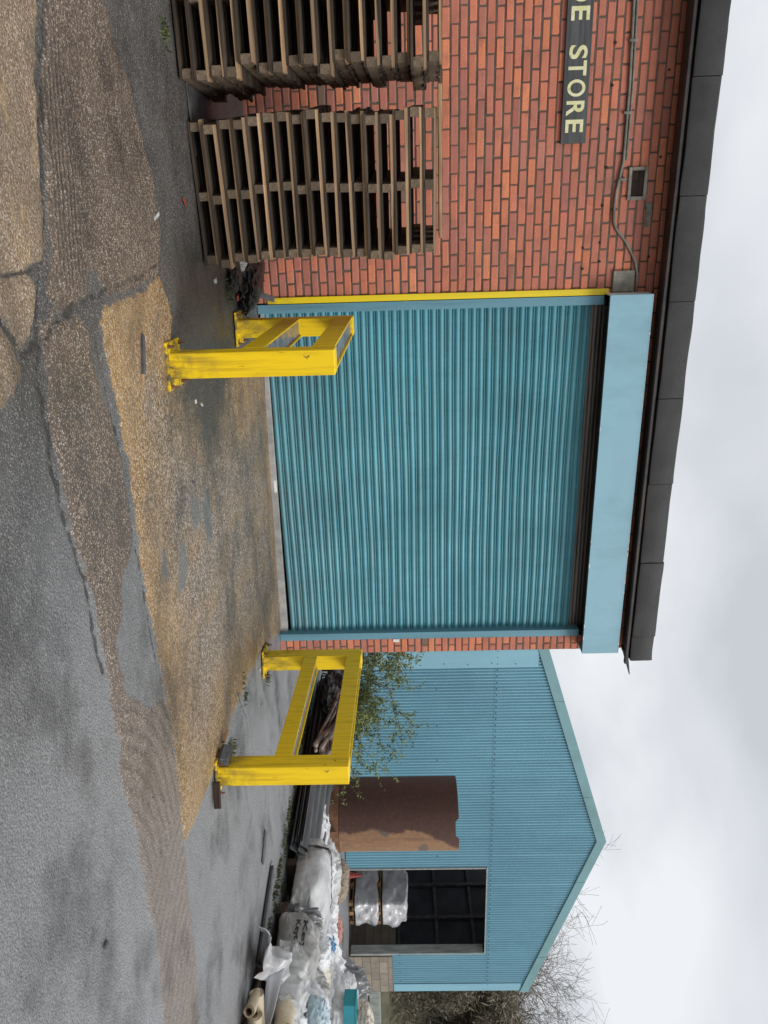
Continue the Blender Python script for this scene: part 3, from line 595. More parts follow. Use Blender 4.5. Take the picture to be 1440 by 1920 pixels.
# vent, conduit, patches
g = MB(); cx, cz, w_, h_ = -.064, 3.428, .266, .165
for a, b, c_, d_ in ((cx, cz + h_ / 2 - .014, w_, .028), (cx, cz - h_ / 2 + .014, w_, .028), (cx - w_ / 2 + .014, cz, .028, h_ - .058), (cx + w_ / 2 - .014, cz, .028, h_ - .058)): g.box((a, -.008, b), (c_, .026, d_), ch=.003, jit=.001)
vent = g.build('air_vent', M['cement'], bb)
g = MB(); 
for k in range(9): g.box((cx, -.004, cz - h_ / 2 + .034 + k * .0125), (w_ - .058, .010, .007), rot=(.6, 0, 0))
g.build('louvre', M['gutter'], vent)
cpts = [(-4.1, 3.26), (-1.43, 3.27), (-.82, 3.29), (-.25, 3.29), (0, 3.25), (.14, 3.24), (.22, 3.243), (.27, 3.255), (.31, 3.275), (.43, 3.38), (.59, 3.47), (.70, 3.495), (.85, 3.50)]
g = MB(); pts = []
for i, (x, z) in enumerate(cpts): pts.append((x, -.016, z + random.uniform(-.002, .002)))
g.tube(pts, .012, 8); g.tube([(-4.1, -.016, 3.287)] + [(x, -.016, z + .026) for x, z in cpts[1:4]], .009, 8)
for x in (-2.2, -1.7, -1.15, -.62, -.1): g.box((x, -.014, 3.29), (.022, .03, .07), ch=.003)
g.build('conduit', M['cement'], bb, smooth=True)
g = MB(); g.box((.757, -.012, 3.375), (.185, .03, .195), ch=.004, jit=.003); g.build('cement_patch', M['cement'], bb); g = MB(); g.box((.196, -.002, 3.548), (.2, .012, .05), ch=.003); g.build('grey_brick', M['cement'], bb)
g = MB(); g.box((4.53, -.004, 1.213), (.035, .006, .065)); g.build('white_tag', M['white_plate'], bb)

# sign
sg = empty('wall_sign', (-1.0, -.02, 2.84), 0, 'long black wooden board with faded yellow STORE lettering screwed to the brick wall', 'sign')
g = MB(); g.box((.0, 0, 0), (1.21, .024, .213), ch=.003)
for z in (-.07, .07): g.tube([(.575, -.010, z), (.575, -.0145, z)], .006, 8)
brd = g.build('board', M['sign_black'], sg)
def letter(ch, x0, x1, z0=-.073, z1=.077):
    cu = bpy.data.curves.new('lt', 'FONT'); cu.body = ch; cu.extrude = .0; cu.offset = .022 if ch != 'O' else .018; ob = bpy.data.objects.new('lt', cu); COL.objects.link(ob)
    dg = bpy.context.evaluated_depsgraph_get(); m = bpy.data.meshes.new_from_object(ob.evaluated_get(dg)); vs = np.array([v.co[:] for v in m.vertices]); fs = [tuple(p.vertices) for p in m.polygons]
    mn, mxx = vs.min(0), vs.max(0); s = []
    for v in vs:
        zz = z0 + (v[1] - mn[1]) / (mxx[1] - mn[1]) * (z1 - z0)
        s.append((x0 + (v[0] - mn[0]) / (mxx[0] - mn[0]) * (x1 - x0), -.0140, zz))
    let = MB(); let.add(s, fs); let.build('letter', M['sign_letter'], sg); bpy.data.objects.remove(ob); bpy.data.curves.remove(cu)
for ch, a, b in (('D', -1.548, -1.43), ('E', -1.40, -1.30), ('S', -1.126, -1.026), ('T', -1.015, -.905), ('O', -.878, -.751), ('R', -.719, -.606), ('E', -.578, -.479)):
    letter(ch, a + 1.0, b + 1.0)

# ------------------------------------------------------------------ yellow barriers
def barrier(ang_from, ang_to, label):
    a = Vector(ang_from); b = Vector(ang_to); d = (b - a); L = 2.13; rz = math.atan2(-d.x, d.y)
    base = float(gz(a.x, a.y))
    root = empty('steel_barrier', (a.x, a.y, base), rz, label, 'barrier', 'yellow barriers guarding the shutter')
    H = .945; PW = .142; PD = .165
    slope = float(gz(b.x, b.y)) - base
    for y0, dz in ((0, 0), (L - PD, slope)):
        p = MB(); zb_ = dz + .006
        p.box((PW / 2, y0 + PD / 2, (H + zb_) / 2), (PW, PD, H - zb_), ch=.004)
        post = p.build('post', M['yellow'], root)
        q = MB(); q.box((PW / 2, y0 + PD / 2 + .01, dz + .013), (.27, .27, .016), rot=(0, .02, 0), ch=.003)
        q.box((PW / 2 - .10, y0 - .004, dz + .05), (.012, .10, .075), rot=(.0, .25, .3)) if 0 else None
        bp = q.build('base_plate', M['yellow'], root)
        for sx in (-1, 1):
            for sy in (-1, 1):
                w = MB(); cxx, cyy = PW / 2 + sx * .112, y0 + PD / 2 + .01 + sy * .11
                w.tube([(cxx, cyy, dz + .016), (cxx, cyy, dz + .036)], .013, 6); w.tube([(cxx, cyy, dz + .03), (cxx, cyy, dz + .062)], .007, 8)
                w.build('bolt', M['rust_ring'], bp)
    for zc, nm in ((.872, 'rail'), (.462, 'rail')):
        h = .135 if zc > .8 else .125; y0, y1 = PD, L - PD
        if zc > .8: y0, y1 = .003, L - .003; 
        # I-section lying on its side: two upright flanges and a recessed web that holds rain and grime
        m_ = MB(); fl = .012; zc2 = zc
        yy0, yy1 = (PD + .002, L - PD - .002)
        m_.box((-.003 + fl / 2, (yy0 + yy1) / 2, zc2), (fl, yy1 - yy0, h), ch=.002)
        m_.box((PW + .003 - fl / 2, (yy0 + yy1) / 2, zc2), (fl, yy1 - yy0, h), ch=.002)
        m_.box((PW / 2, (yy0 + yy1) / 2, zc2 + h / 2 - .022), (PW - .02, yy1 - yy0 - .002, .012), mi=1)
        rail = m_.build('rail', [M['yellow_rail'], M['wet_web']], root)
    return root
barrier((.765, -3.055), (.865, -1.05), 'yellow steel barrier standing nearer the pallets, left of the roller shutter')
barrier((3.692, -3.015), (4.045, -.95), 'yellow steel barrier by the slim brick pier, with a dark block at its foot')

# ------------------------------------------------------------------ pallets
def make_pallet():
    Wd, D = .865, .93
    root = empty('wooden_pallet', (0, 0, 0))
    tp = MB()
    ys = [(-D / 2 + .045, .09), (-.235, .15), (0, .14), (.235, .15), (D / 2 - .045, .09)]
    hf = random.uniform(.015, .021)
    for i, (y, w) in enumerate(ys): tp.box((random.uniform(-.004, .004), y, .0825), (Wd + random.uniform(-.008, .008), w, hf if i == 0 else .0165), rot=(random.gauss(0, .02), random.gauss(0, .004), random.gauss(0, .008)), ch=.002, jit=.0022, mi=0 if i == 0 else 1)  # light front board; the boards behind carry the painted gap shade
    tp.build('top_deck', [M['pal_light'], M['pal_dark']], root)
    bt = MB()
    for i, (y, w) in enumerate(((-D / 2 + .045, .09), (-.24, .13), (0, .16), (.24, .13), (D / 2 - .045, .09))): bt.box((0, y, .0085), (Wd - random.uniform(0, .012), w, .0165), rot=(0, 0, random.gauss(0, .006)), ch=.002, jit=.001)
    bt.build('bottom_deck', M['pal_dark'], root)  # bottom boards are coloured dark for the shade between pallets
    for x in (-Wd / 2 + .030, 0, Wd / 2 - .030):
        s = MB(); s.box((x + random.uniform(-.01, .01), random.uniform(-.008, .0), .0455), (.052, D, .0575), ch=.002, jit=.001); s.build('stringer', M['pal_block'], root)
    return root
protos = [make_pallet() for _ in range(6)]
used = [0] * 6
def copy_thing(r):
    c = r.copy(); COL.objects.link(c)
    for ch in list(r.children):
        d = ch.copy(); COL.objects.link(d); d.parent = c
        for g2 in ch.children: e2 = g2.copy(); COL.objects.link(e2); e2.parent = d
    return c
ORD = ['lowest', 'second', 'third', 'fourth', 'fifth', 'sixth', 'seventh', 'eighth', 'ninth', 'tenth', 'eleventh', 'twelfth', 'thirteenth', 'fourteenth', 'fifteenth', 'sixteenth', 'seventeenth', 'eighteenth']
def stack(cx, cy, rz, n, where, grp, shifts, tilt=0.0):
    base = float(gz(cx, cy)) + .004
    for i in range(n):
        k = (i * 5 + i // 6 + (1 if cx < -1 else 0)) % 6
        if used[k]: o = copy_thing(protos[k])
        else: o = protos[k]; used[k] = 1
        dx_, dy_, dr = shifts(i)
        o.location = (cx + dx_ * math.cos(rz), cy + dy_ + dx_ * math.sin(rz), base + i * .0917 + .465 * math.sin(math.radians(.16 * i)) * .5)
        o.rotation_euler = (math.radians(.16 * i), tilt, rz + dr)
        lab = '%s brown wooden pallet of %s' % ((ORD[i]) if i < n - 1 else 'topmost', where)
        tag(o, lab, 'pallet', grp)
the_r = 'the stack nearer the shutter'; the_l = 'the stack cut off by the photo edge'
rs = random.Random(3)
def sh_r(i):
    dx_ = rs.uniform(-.02, .02) + (.030 if i < 3 else (-.02 if i < 9 else -.012)); return dx_, rs.uniform(-.03, .025), rs.gauss(0, .018)
def sh_l(i):
    return rs.uniform(-.022, .02) + (.03 if i < 4 else -.015 + .03 * ((i * 7) % 3 == 0)), rs.uniform(-.035, .035), rs.gauss(0, .018)
stack(-.118, -1.545, .112, 17, the_r, 'pallets stacked beside the shutter', sh_r)
stack(-1.155, -1.735, .004, 17, the_l, 'pallets stacked below the sign', sh_l)
g = MB(); g.box((0, 0, 0), (.90, .09, .020), rot=(0, 0, .0), ch=.002, jit=.002); o = g.build('loose_plank', M['pal_light']); o.location = (-.20, -1.96, float(gz(-.1)) + 17 * .0917 + .018); o.rotation_euler = (0, -.012, .16)
tag(o, 'loose brown plank lying crooked on top of the pallet stack beside the shutter', 'plank')
g = MB(); g.box((0, 0, 0), (.62, .50, .010), ch=.002); o = g.build('dark_board', M['slate']); o.location = (-.62, -1.75, float(gz(-.62)) + .008); o.rotation_euler = (0, 0, .1)
tag(o, 'flat dark wet board on the ground between the two pallet stacks', 'board')

# ------------------------------------------------------------------ lumps: sacks, film, rags
_sph = {}
def sphere_grid(n):
    if n in _sph: return _sph[n]
    # cube-sphere
    vs = []; fs = []; L = np.linspace(-1, 1, n + 1)
    for ax in range(3):
        for sg in (-1, 1):
            b = len(vs)
            for i in range(n + 1):
                for j in range(n + 1):
                    p = [0, 0, 0]; p[ax] = sg; p[(ax + 1) % 3] = L[i]; p[(ax + 2) % 3] = L[j] * sg; vs.append(p)
            for i in range(n):
                for j in range(n):
                    q = b + i * (n + 1) + j; fs.append((q, q + n + 1, q + n + 2, q + 1))
    V_ = np.array(vs, float); key = np.round(V_ * 1e5).astype(np.int64); _, idx, inv = np.unique(key, axis=0, return_index=True, return_inverse=True); inv = inv.ravel()
    V_ = V_[idx]; fs = [tuple(int(inv[i]) for i in f) for f in fs]; _sph[n] = (V_, fs); return _sph[n]
def lump(size, seed, sq=3.0, fold=.10, ffreq=3.0, fdir=(1, 1, .35), crease=.05, cfreq=5, sag=.3, n=36):
    V_, fs = sphere_grid(n); r = (np.abs(V_) ** sq).sum(1) ** (1 / sq); S = V_ / r[:, None]
    fd = np.array(fdir); N1 = fbm(S * ffreq * fd + seed * 7.7, 3, seed, ridge=True); N2 = fbm(S * cfreq + seed * 3.1, 4, seed + 5, ridge=True); N0 = fbm(S * 1.3 + seed, 2, seed + 9)
    d = 1 + .16 * N0 + fold * N1 + crease * N2
    S = S * d[:, None]; hs = np.array(size) / 2; P = S * hs
    top = S[:, 2] > 0; P[:, 2] = np.where(top, P[:, 2], np.maximum(P[:, 2], -hs[2] * .86))
    P[:, 2] += hs[2]
    P[:, :2] *= (1 + sag * np.clip(1 - P[:, 2:3] / size[2], 0, 1) * .35)
    return P, fs
def pillow(size, seed, n=40, fold=.12, crease=.08, ffreq=2.2, fdir=(1, 2.2, .4), puff=.42, **kw):
    V_, fs = sphere_grid(n); x, y, z = V_[:, 0], V_[:, 1], V_[:, 2]
    r = (np.abs(V_[:, :2]) ** 7).sum(1) ** (1 / 7); r = np.maximum(r, 1e-6); m = np.abs(V_[:, :2]).max(1); xy = V_[:, :2] * (m / r)[:, None]
    side = m >= .9999
    th = ((1 - np.clip(np.abs(xy[:, 0]), 0, 1) ** 4) * (1 - np.clip(np.abs(xy[:, 1]), 0, 1) ** 4)) ** puff * .94 + .06
    zz = z * th; Q = np.stack([xy[:, 0], xy[:, 1], zz], 1)
    fd = np.array(fdir); N0 = fbm(Q * 1.1 + seed, 2, seed + 9); wq = Q + .25 * np.stack([vnoise(Q * 1.5 + seed, 31), vnoise(Q * 1.5 - seed, 32), 0 * Q[:, 0]], 1); a1 = np.abs(vnoise(wq * ffreq * fd + seed * 7.7, seed)); a2 = np.abs(vnoise(wq * ffreq * 1.5 * fd[[1, 0, 2]] + seed * 2.2, seed + 3)); a3 = np.abs(vnoise(wq * 3.6 + seed, seed + 4))
    f = (1 - a1) ** 2.2 * fold * 1.3 + (1 - a2) ** 3 * crease * .8 + (1 - a3) ** 4 * crease * .45 - .3 * fold
    Q[:, 2] += np.where(z > -.2, 1, .25) * (f * 1.5 + .34 * N0) * (.35 + .65 * th) * np.sign(np.where(z > -.2, 1, -1))
    ex = 1 + .14 * vnoise(Q * np.array([1.6, 1.6, .1]) + seed * 1.9, seed + 6) + f * .5; Q[:, 0] *= ex; Q[:, 1] *= 1 + .12 * vnoise(Q * np.array([1.4, 1.4, .1]) - seed, seed + 8) + f * .4
    hs = np.array(size) / 2; P = Q * hs; P[:, 2] += hs[2]
    P[:, 2] -= .25 * size[2] * (xy ** 2).sum(1) * .5
    return P, fs
def blob(name, loc, size, rz, mat, seed, label, cat, group=None, parent=None, tilt=(0, 0), **kw):
    pl = kw.pop('pil', False); P, fs = (pillow if pl else lump)(size, seed, **kw); g = MB(); g.add(P, fs); o = g.build(name, mat, parent, smooth=True)
    o.location = loc; o.rotation_euler = (tilt[0], tilt[1], rz)
    if parent is None: tag(o, label, cat, group)
    return o

GP = 'white sacks heaped along the yard edge'
GR = lambda x: float(gz(x))
# low pallets / skids under the bags
def skid(x, y, rz, w, d, h, label, boards=True):
    r = empty('skid_pallet', (x, y, GR(x)), rz, label, 'pallet', 'pallets under the heap of sacks')
    g = MB(); 
    for i in range(6): g.box((0 - w / 2 + (i + .5) * w / 6, 0, h - .01), (w / 6 - .02, d, .018), ch=.002, jit=.001)
    g.build('top_deck', M['pal_dark'], r)
    for y_ in (-d / 2 + .05, 0, d / 2 - .05):
        s = MB(); s.box((0, y_, h / 2 - .008), (w, .09, h - .024), ch=.003, jit=.001); s.build('stringer', M['pal_dark'], r)
    return r
skid(7.60, -.62, .05, 1.05, 1.25, .15, 'grey wooden pallet under the white bag tied with a black strap')
skid(7.45, -1.95, .05, 1.0, 1.2, .13, 'grey wooden pallet under the grimy bag with black print')
skid(6.75, -3.22, -.35, 1.1, 1.25, .06, 'dark wooden pallet under the cream rolls')
bulk = blob('bulk_bag', (7.52, -.74, .0), (.92, 1.02, .35), .04, M['sack'], 11, 'large dirty white woven bag tied with one black strap, end on to the grey sheets', 'bag', GP, fold=.05, ffreq=1.6, fdir=(.6, 2.4, .6), crease=.05, n=56, pil=True, puff=.22)
st = MB(); pts = []; BV = np.array([v.co[:] for v in bulk.data.vertices]) + np.array([7.52, -.74, 0.0])
for xq in np.linspace(7.02, 7.95, 22):
    yq = -.42 - .22 * (xq - 7.02); dd = (BV[:, 0] - xq) ** 2 + (BV[:, 1] - yq) ** 2; near_ = dd < .03 ** 2
    if near_.any(): pts.append((xq, yq, BV[near_, 2].max() + .012))
pts = [(pts[0][0] - .012, pts[0][1] + .01, .03)] + pts
for i in range(len(pts) - 1):
    a = Vector(pts[i]); b = Vector(pts[i + 1]); m = (a + b) / 2; d_ = b - a; st.box(m, (d_.length * 1.06, .035, .006), rot=d_.to_track_quat('X', 'Z').to_matrix())
tag(st.build('tie_strap', M['strap']), 'black strap wound over the large dirty white bag', 'strap')
LB = [  # x,y,z, sx,sy,sz, rz, mat, seed, label, kw
 (7.75, .42, -.02, .62, .70, .34, .3, 'sack_clean', 21, 'bright white crumpled sack behind the end of the grey corrugated sheets', {}),
 (8.15, .15, .12, .70, .55, .42, -.2, 'sack', 22, 'peaked grubby white sack just beyond the black strap', dict(crease=.12)),
 (8.45, -.28, .12, .75, .60, .40, .5, 'sack_clean', 23, 'white sack with sharp folds below the bag of rubble', dict(crease=.11)),
 (8.20, -.85, .10, .80, .60, .46, .1, 'sack_clean', 24, 'smooth white sack carrying the torn blue film', dict(fdir=(1, 2, .5))),
 (8.95, -.60, .22, .60, .50, .42, .2, 'sack_clean', 25, 'small bright sack bulging beside the red cone', {}),
 (8.00, -1.25, .12, .60, .42, .42, .0, 'sack_cream', 26, 'long cream sack lying behind the grimy printed bag', dict(fold=.12, fdir=(.5, 3, 2))),
 (8.45, -1.30, .20, .62, .55, .40, .3, 'sack_clean', 27, 'white sack sagging below the faded pink cloth', {}),
 (8.35, -1.62, .18, .90, .36, .34, -.15, 'sack_cream', 28, 'narrow cream sack between the printed bag and the tarp', dict(fold=.10)),
 (8.75, -1.75, .20, .95, .62, .46, .2, 'sack_clean', 29, 'wide pale sack in front of the grey tarp bundle', dict(fold=.12, fdir=(.6, 2.4, .5))),
 (7.75, -1.75, .10, .50, .40, .36, .4, 'sack_grey', 30, 'small grimy sack squeezed behind the printed bag', {}),
 (7.70, -2.10, .10, .62, .46, .40, -.3, 'sack_clean', 31, 'torn white sack with pointed corners above the pale blue bag', dict(crease=.16, cfreq=4)),
 (8.10, -2.25, .18, .85, .50, .44, .1, 'sack_clean', 32, 'white sheeted sack beside the dark timbers', dict(fold=.14, fdir=(.5, 3, .5))),
 (8.30, -2.55, .30, .60, .60, .34, .2, 'sack_clean', 33, 'white rag bundle next to the teal crate', {}),
 (6.95, -2.35, .02, .55, .62, .34, .2, 'sack', 34, 'white sack under the fold of stained cream cloth', dict(crease=.10)),
 (7.35, -2.20, .22, .34, .30, .24, .8, 'sack_clean', 101, 'small white torn bag tucked against the right end of the printed bag', {}),
 (7.55, -1.45, .22, .36, .28, .24, .3, 'sack_clean', 102, 'small knotted white bag over the dark film bundle', {}),
 (7.95, -1.95, .28, .38, .30, .22, -.5, 'sack', 103, 'small grubby bag behind the pale blue bag', {}),
 (8.30, -1.05, .24, .36, .34, .22, .6, 'sack_clean', 104, 'small white bag right of the torn blue film', {}),
 (8.55, -2.05, .30, .40, .32, .24, .2, 'sack', 105, 'small off-white bag left of the teal crate', {}),
 (7.80, -2.55, .24, .34, .30, .22, 1.0, 'sack_clean', 106, 'small bright bag just left of the brown timbers', {}),
 (7.90, -.10, .20, .34, .32, .26, .4, 'sack_clean', 107, 'small peaked white bag above the black strap', {}),
 (6.80, -2.75, .08, .34, .36, .24, .4, 'sack', 108, 'small creased white bag under the stained cloth edge', {}),
 (7.10, -2.95, .0, .70, .62, .42, -.2, 'sack_clean', 35, 'white sack right of the rolls, in front of the pale blue bag', dict(crease=.12)),
]
for (x, y, z, sx, sy, sz, rz, mt, sd_, lb, kw) in LB:
    k = dict(fold=.15, crease=.16, n=48, pil=True); k.update({a: b for a, b in kw.items() if a == 'fdir'})
    z -= .13 * max(0, min(1, (x - 7.6) * 2)); blob('sack', (x, y, z), (sx * 1.05, sy * 1.1, sz * .82), rz, M[mt], sd_, lb, 'sack', GP, **k)
blob('rubble_sack', (9.2, 1.02, -.12), (.60, .56, .52), .3, M['rubble'], 41, 'brown sack of rubble between the rusty pipe and the doorway', 'sack', None, sq=2.4, fold=.06, crease=.10, cfreq=9)
blob('plastic_film', (8.05, -.95, .30), (.26, .20, .08), .3, M['blue_film'], 42, 'torn scrap of bright blue plastic film among the white sacks', 'plastic film', None, pil=True, fold=.5, crease=.4, puff=1.0)
blob('cloth', (8.95, -.05, .16), (.30, .42, .22), .2, M['pink'], 43, 'faded pink cloth lying on the far edge of the white sacks', 'cloth', None, sq=2.2, fold=.2, crease=.14)
# grimy printed bag
pb = empty('printed_bag', (7.12, -1.84, -.03), .06, 'full grimy grey bag with black Key print, at the middle of the heap', 'bag')
P, fs = pillow((.56, .68, .36), 51, fold=.05, crease=.05, n=60, puff=.24); g = MB(); g.add(P, fs); bagm = g.build('bag_body', M['sack_grey'], pb, smooth=True)
bpy.context.view_layer.update()
# printing follows the bag face towards the yard (-x side)
def surf_x(y, z):
    d = (P[:, 1] - y) ** 2 + (P[:, 2] - z) ** 2 + np.where(P[:, 0] > 0, 9, 0); ix = np.argsort(d)[:3]; return P[ix, 0].min() - .006
ink = MB()
def ink_word(word, y0, y1, z0, z1):
    cu = bpy.data.curves.new('lt', 'FONT'); cu.body = word; cu.offset = .02; ob = bpy.data.objects.new('lt', cu); COL.objects.link(ob)
    dg = bpy.context.evaluated_depsgraph_get(); m = bpy.data.meshes.new_from_object(ob.evaluated_get(dg))
    import bmesh
    b_ = bmesh.new(); b_.from_mesh(m); bmesh.ops.triangulate(b_, faces=b_.faces); bmesh.ops.subdivide_edges(b_, edges=[e for e in b_.edges if e.calc_length() > .12], cuts=3, use_grid_fill=True)
    vs = np.array([v.co[:] for v in b_.verts]); b_.verts.index_update(); fs2 = [tuple(v.index for v in f.verts) for f in b_.faces]; b_.free()
    mn, mxx = vs.min(0), vs.max(0); s = []
    for v in vs:
        u = (v[0] - mn[0]) / (mxx[0] - mn[0]); w = (v[1] - mn[1]) / (mxx[1] - mn[1]); y = y0 + u * (y1 - y0); z = z0 + w * (z1 - z0); s.append((surf_x(y, z), y, z))
    ink.add(s, fs2); bpy.data.objects.remove(ob); bpy.data.curves.remove(cu)
ink_word('Keyt', .22, -.02, .150, .215)
ink_word('Key', .22, -.14, .225, .285)
ink.build('print', M['ink'], pb)
blob('film_bundle', (7.25, -1.38, .0), (.42, .26, .24), .2, M['tarp'], 52, 'crumpled dark plastic film stuffed between the strapped bag and the printed bag', 'plastic film', None, pil=True, fold=.4, crease=.4, puff=.7)
# draped white sheet
def drape(name, A, B, C_, D_, mat, seed, label, cat, amp=.03, nn=30, th=.006):
    A, B, C_, D_ = map(np.array, (A, B, C_, D_)); u = np.linspace(0, 1, nn)[:, None, None]; v = np.linspace(0, 1, nn)[None, :, None]
    P_ = (1 - u) * (1 - v) * A + u * (1 - v) * B + u * v * C_ + (1 - u) * v * D_
    w = fbm(P_ * 5 + seed, 3, seed, ridge=True) * amp + np.sin(v[..., 0] * 9 + u[..., 0] * 3) * amp * .5; P_ = P_ + w[..., None] * np.array([-.7, -.2, .5]); g = MB(); g.grid(P_); o = g.build(name, mat, None, smooth=True)
    md = o.modifiers.new('s', 'SOLIDIFY'); md.thickness = th; tag(o, label, cat); return o
def crumple(name, A, B, C_, D_, mat, seed, label, cat, amp=.07, nn=60):
    A, B, C_, D_ = map(np.array, (A, B, C_, D_)); u = np.linspace(0, 1, nn)[:, None, None]; v = np.linspace(0, 1, nn)[None, :, None]
    P_ = (1 - u) * (1 - v) * A + u * (1 - v) * B + u * v * C_ + (1 - u) * v * D_
    a = np.abs(vnoise(P_ * 4.2 + seed, seed)); b = np.abs(vnoise(P_ * 9 + seed, seed + 1)); f = (1 - a) ** 3 + .4 * (1 - b) ** 3; env = (1 - (2 * u[..., 0] - 1) ** 4) * .8 + .25
    P_[..., 2] += amp * (f - .3) * env; P_[..., 0] += .06 * vnoise(P_ * 6 + 3, seed + 2); P_[..., 1] += .06 * vnoise(P_ * 6 + 9, seed + 3); P_[..., 2] = np.maximum(P_[..., 2], gz(P_[..., 0]) + .012)
    g = MB(); g.grid(P_); o = g.build(name, mat, None, smooth=True); md = o.modifiers.new('s', 'SOLIDIFY'); md.thickness = .004; tag(o, label, cat); return o
crumple('polythene', (5.80, -2.60, -.05), (6.02, -2.86, -.04), (6.62, -2.50, .06), (6.45, -2.22, .04), M['poly'], 53, 'crumpled clear polythene slumped on the asphalt at the end of the rolls', 'polythene', .14)
drape('white_sheet', (6.32, -2.55, .17), (6.55, -3.2, .04), (6.62, -3.05, -.02), (6.35, -2.62, .02), M['poly_white'], 3, 'smooth white plastic sheet hanging down behind the cream rolls', 'plastic sheet', .012)
drape('white_liner', (6.50, -2.22, .03), (6.60, -2.95, -.02), (6.95, -2.95, .20), (7.0, -2.30, .24), M['sack_clean'], 5, 'creased white liner spread from the printed bag down to the rolls', 'plastic sheet', .05)
drape('stained_cloth', (6.62, -2.62, .12), (6.45, -3.6, -.02), (6.95, -3.7, .10), (7.0, -2.65, .26), M['stain'], 8, 'cream cloth with orange stains draped over the rolls', 'cloth', .07)
# rolls: their open ends face the yard
def roll(x, y, z, L, r, rz, tilt, mat, label, hole=.45):
    o = empty('fabric_roll', (x, y, z), rz, label, 'roll', 'cream rolls lying on the dark pallet')
    n = 28; xs_ = np.linspace(0, L, 8); P_ = np.zeros((8, n, 3))
    for i, a in enumerate(xs_):
        for k in range(n):
            th = 2 * PI * k / n; rr_ = r * (1 + .05 * math.sin(3 * th + i) + .03 * math.sin(i * 1.7)); P_[i, k] = (a, rr_ * math.cos(th), rr_ * math.sin(th) * .92)
    g = MB(); g.grid(P_, closed=True)
    for end in (0, L):  # spiral end rings
        Q = np.zeros((6, n, 3))
        for i, f in enumerate(np.linspace(1, hole, 6)):
            for k in range(n): th = 2 * PI * k / n; Q[i, k] = (end + (.008 * (i % 2)), r * f * math.cos(th), r * f * math.sin(th) * .92)
        g.grid(Q, closed=True)
    g.build('wrap', mat, o, auto=40)
    c_ = MB(); Q = np.zeros((2, n, 3))
    for k in range(n):
        th = 2 * PI * k / n; Q[0, k] = (-.012, r * hole * math.cos(th), r * hole * math.sin(th) * .92); Q[1, k] = (L + .01, Q[0, k][1], Q[0, k][2])
    c_.grid(Q, closed=True); co_ = c_.build('core', M['card'], o, smooth=True)
    o.rotation_euler = (0, tilt, rz); return o
pz = GR(6.7) + .055
roll(6.00, -3.17, pz + .055, .34, .048, .98, 0, M['foam'], 'small cream roll with a round hollow end poking out at the front', .55)
roll(6.13, -2.92, pz + .062, .75, .064, -.35, 0, M['foam'], 'cream roll at the left end of the row on the dark pallet', .35)
roll(6.20, -3.06, pz + .064, .75, .066, -.33, 0, M['foam'], 'cream roll just behind the small hollow roll', .35)
roll(6.20, -3.21, pz + .062, .75, .064, -.35, 0, M['foam'], 'cream roll right of the small hollow roll, lower layer', .35)
roll(6.24, -3.37, pz + .064, .75, .066, -.38, 0, M['foam'], 'cream roll at the right edge of the photo, lower layer', .35)
roll(6.32, -3.10, pz + .175, .62, .055, -.33, 0, M['foam'], 'brownish roll in the upper layer below the white sheet', .35)
roll(6.36, -3.34, pz + .178, .62, .058, -.33, 0, M['foam'], 'cream roll in the upper layer near the stained cloth', .35)
roll(6.50, -3.02, pz + .27, .42, .095, 1.15, .12, M['stain'], 'fat cream folded mat with an open end below the pale blue bag', .75)
blob('carrier_bag', (7.15, -2.52, .28), (.34, .40, .22), .1, M['blue_bag'], 61, 'crinkled pale blue bag lying in a hollow of the white sacks', 'bag', None, sq=2.8, fold=.10, crease=.12, cfreq=6)
for i, (x, y, z, l_, rz, lab) in enumerate(((7.55, -2.98, .36, .95, -.28, 'dark brown timber beam on edge, nearest the pale blue bag'), (7.72, -2.92, .40, 1.0, -.25, 'dark brown timber beam behind the first, against the white rags'), (7.35, -3.10, .22, .9, -.30, 'low dark timber under the two brown beams'))):
    g = MB(); g.box((l_ / 2, 0, 0), (l_, .09, .16), ch=.004, jit=.003); o = g.build('timber_beam', M['timber']); o.location = (x - .25, y, z); o.rotation_euler = (0, 0, rz - .15); tag(o, lab, 'beam', 'dark timber beams among the sacks')
# tarp bundle and crate
blob('tarp_bundle', (9.25, -.62, .20), (.50, .48, .40), .2, M['tarp'], 62, 'grey crumpled plastic tarp bundle in front of the block wall', 'tarp', None, pil=True, fold=.3, crease=.25, ffreq=1.8, puff=.6, n=56)
cr_ = empty('plastic_crate', (8.35, -1.50, .54), -.25, 'teal plastic crate lying on the white rags beside the grey tarp', 'crate')
def crate_part(nm, boxes, mat):
    g = MB(); [g.box(tuple(q * .78 for q in c_), tuple(q * .78 for q in d_), ch=.004) for c_, d_ in boxes]; return g.build(nm, mat, cr_)
crate_part('crate_body', [((0, 0, .01), (.34, .30, .012)), ((-.17, 0, .09), (.010, .30, .17)), ((.17, 0, .09), (.010, .30, .17)), ((0, -.15, .09), (.33, .010, .17)), ((0, .15, .09), (.33, .010, .17))], M['teal'])
crate_part('crate_rim', [((-.178, 0, .178), (.022, .33, .014)), ((.178, 0, .178), (.022, .33, .014)), ((0, -.158, .178), (.332, .022, .014)), ((0, .158, .178), (.332, .022, .014))], M['teal'])
blob('rag_bundle', (8.80, -1.45, .60), (.40, .46, .24), .2, M['sack_cream'], 63, 'cream and pinkish rags piled behind the teal crate', 'rags', None, sq=2.2, fold=.2, crease=.16)
blob('sack', (8.7, -1.3, .28), (.7, .7, .38), .2, M['sack_clean'], 64, 'pale sack carrying the teal crate and rags', 'sack', GP, sq=2.6, fold=.1, crease=.09)
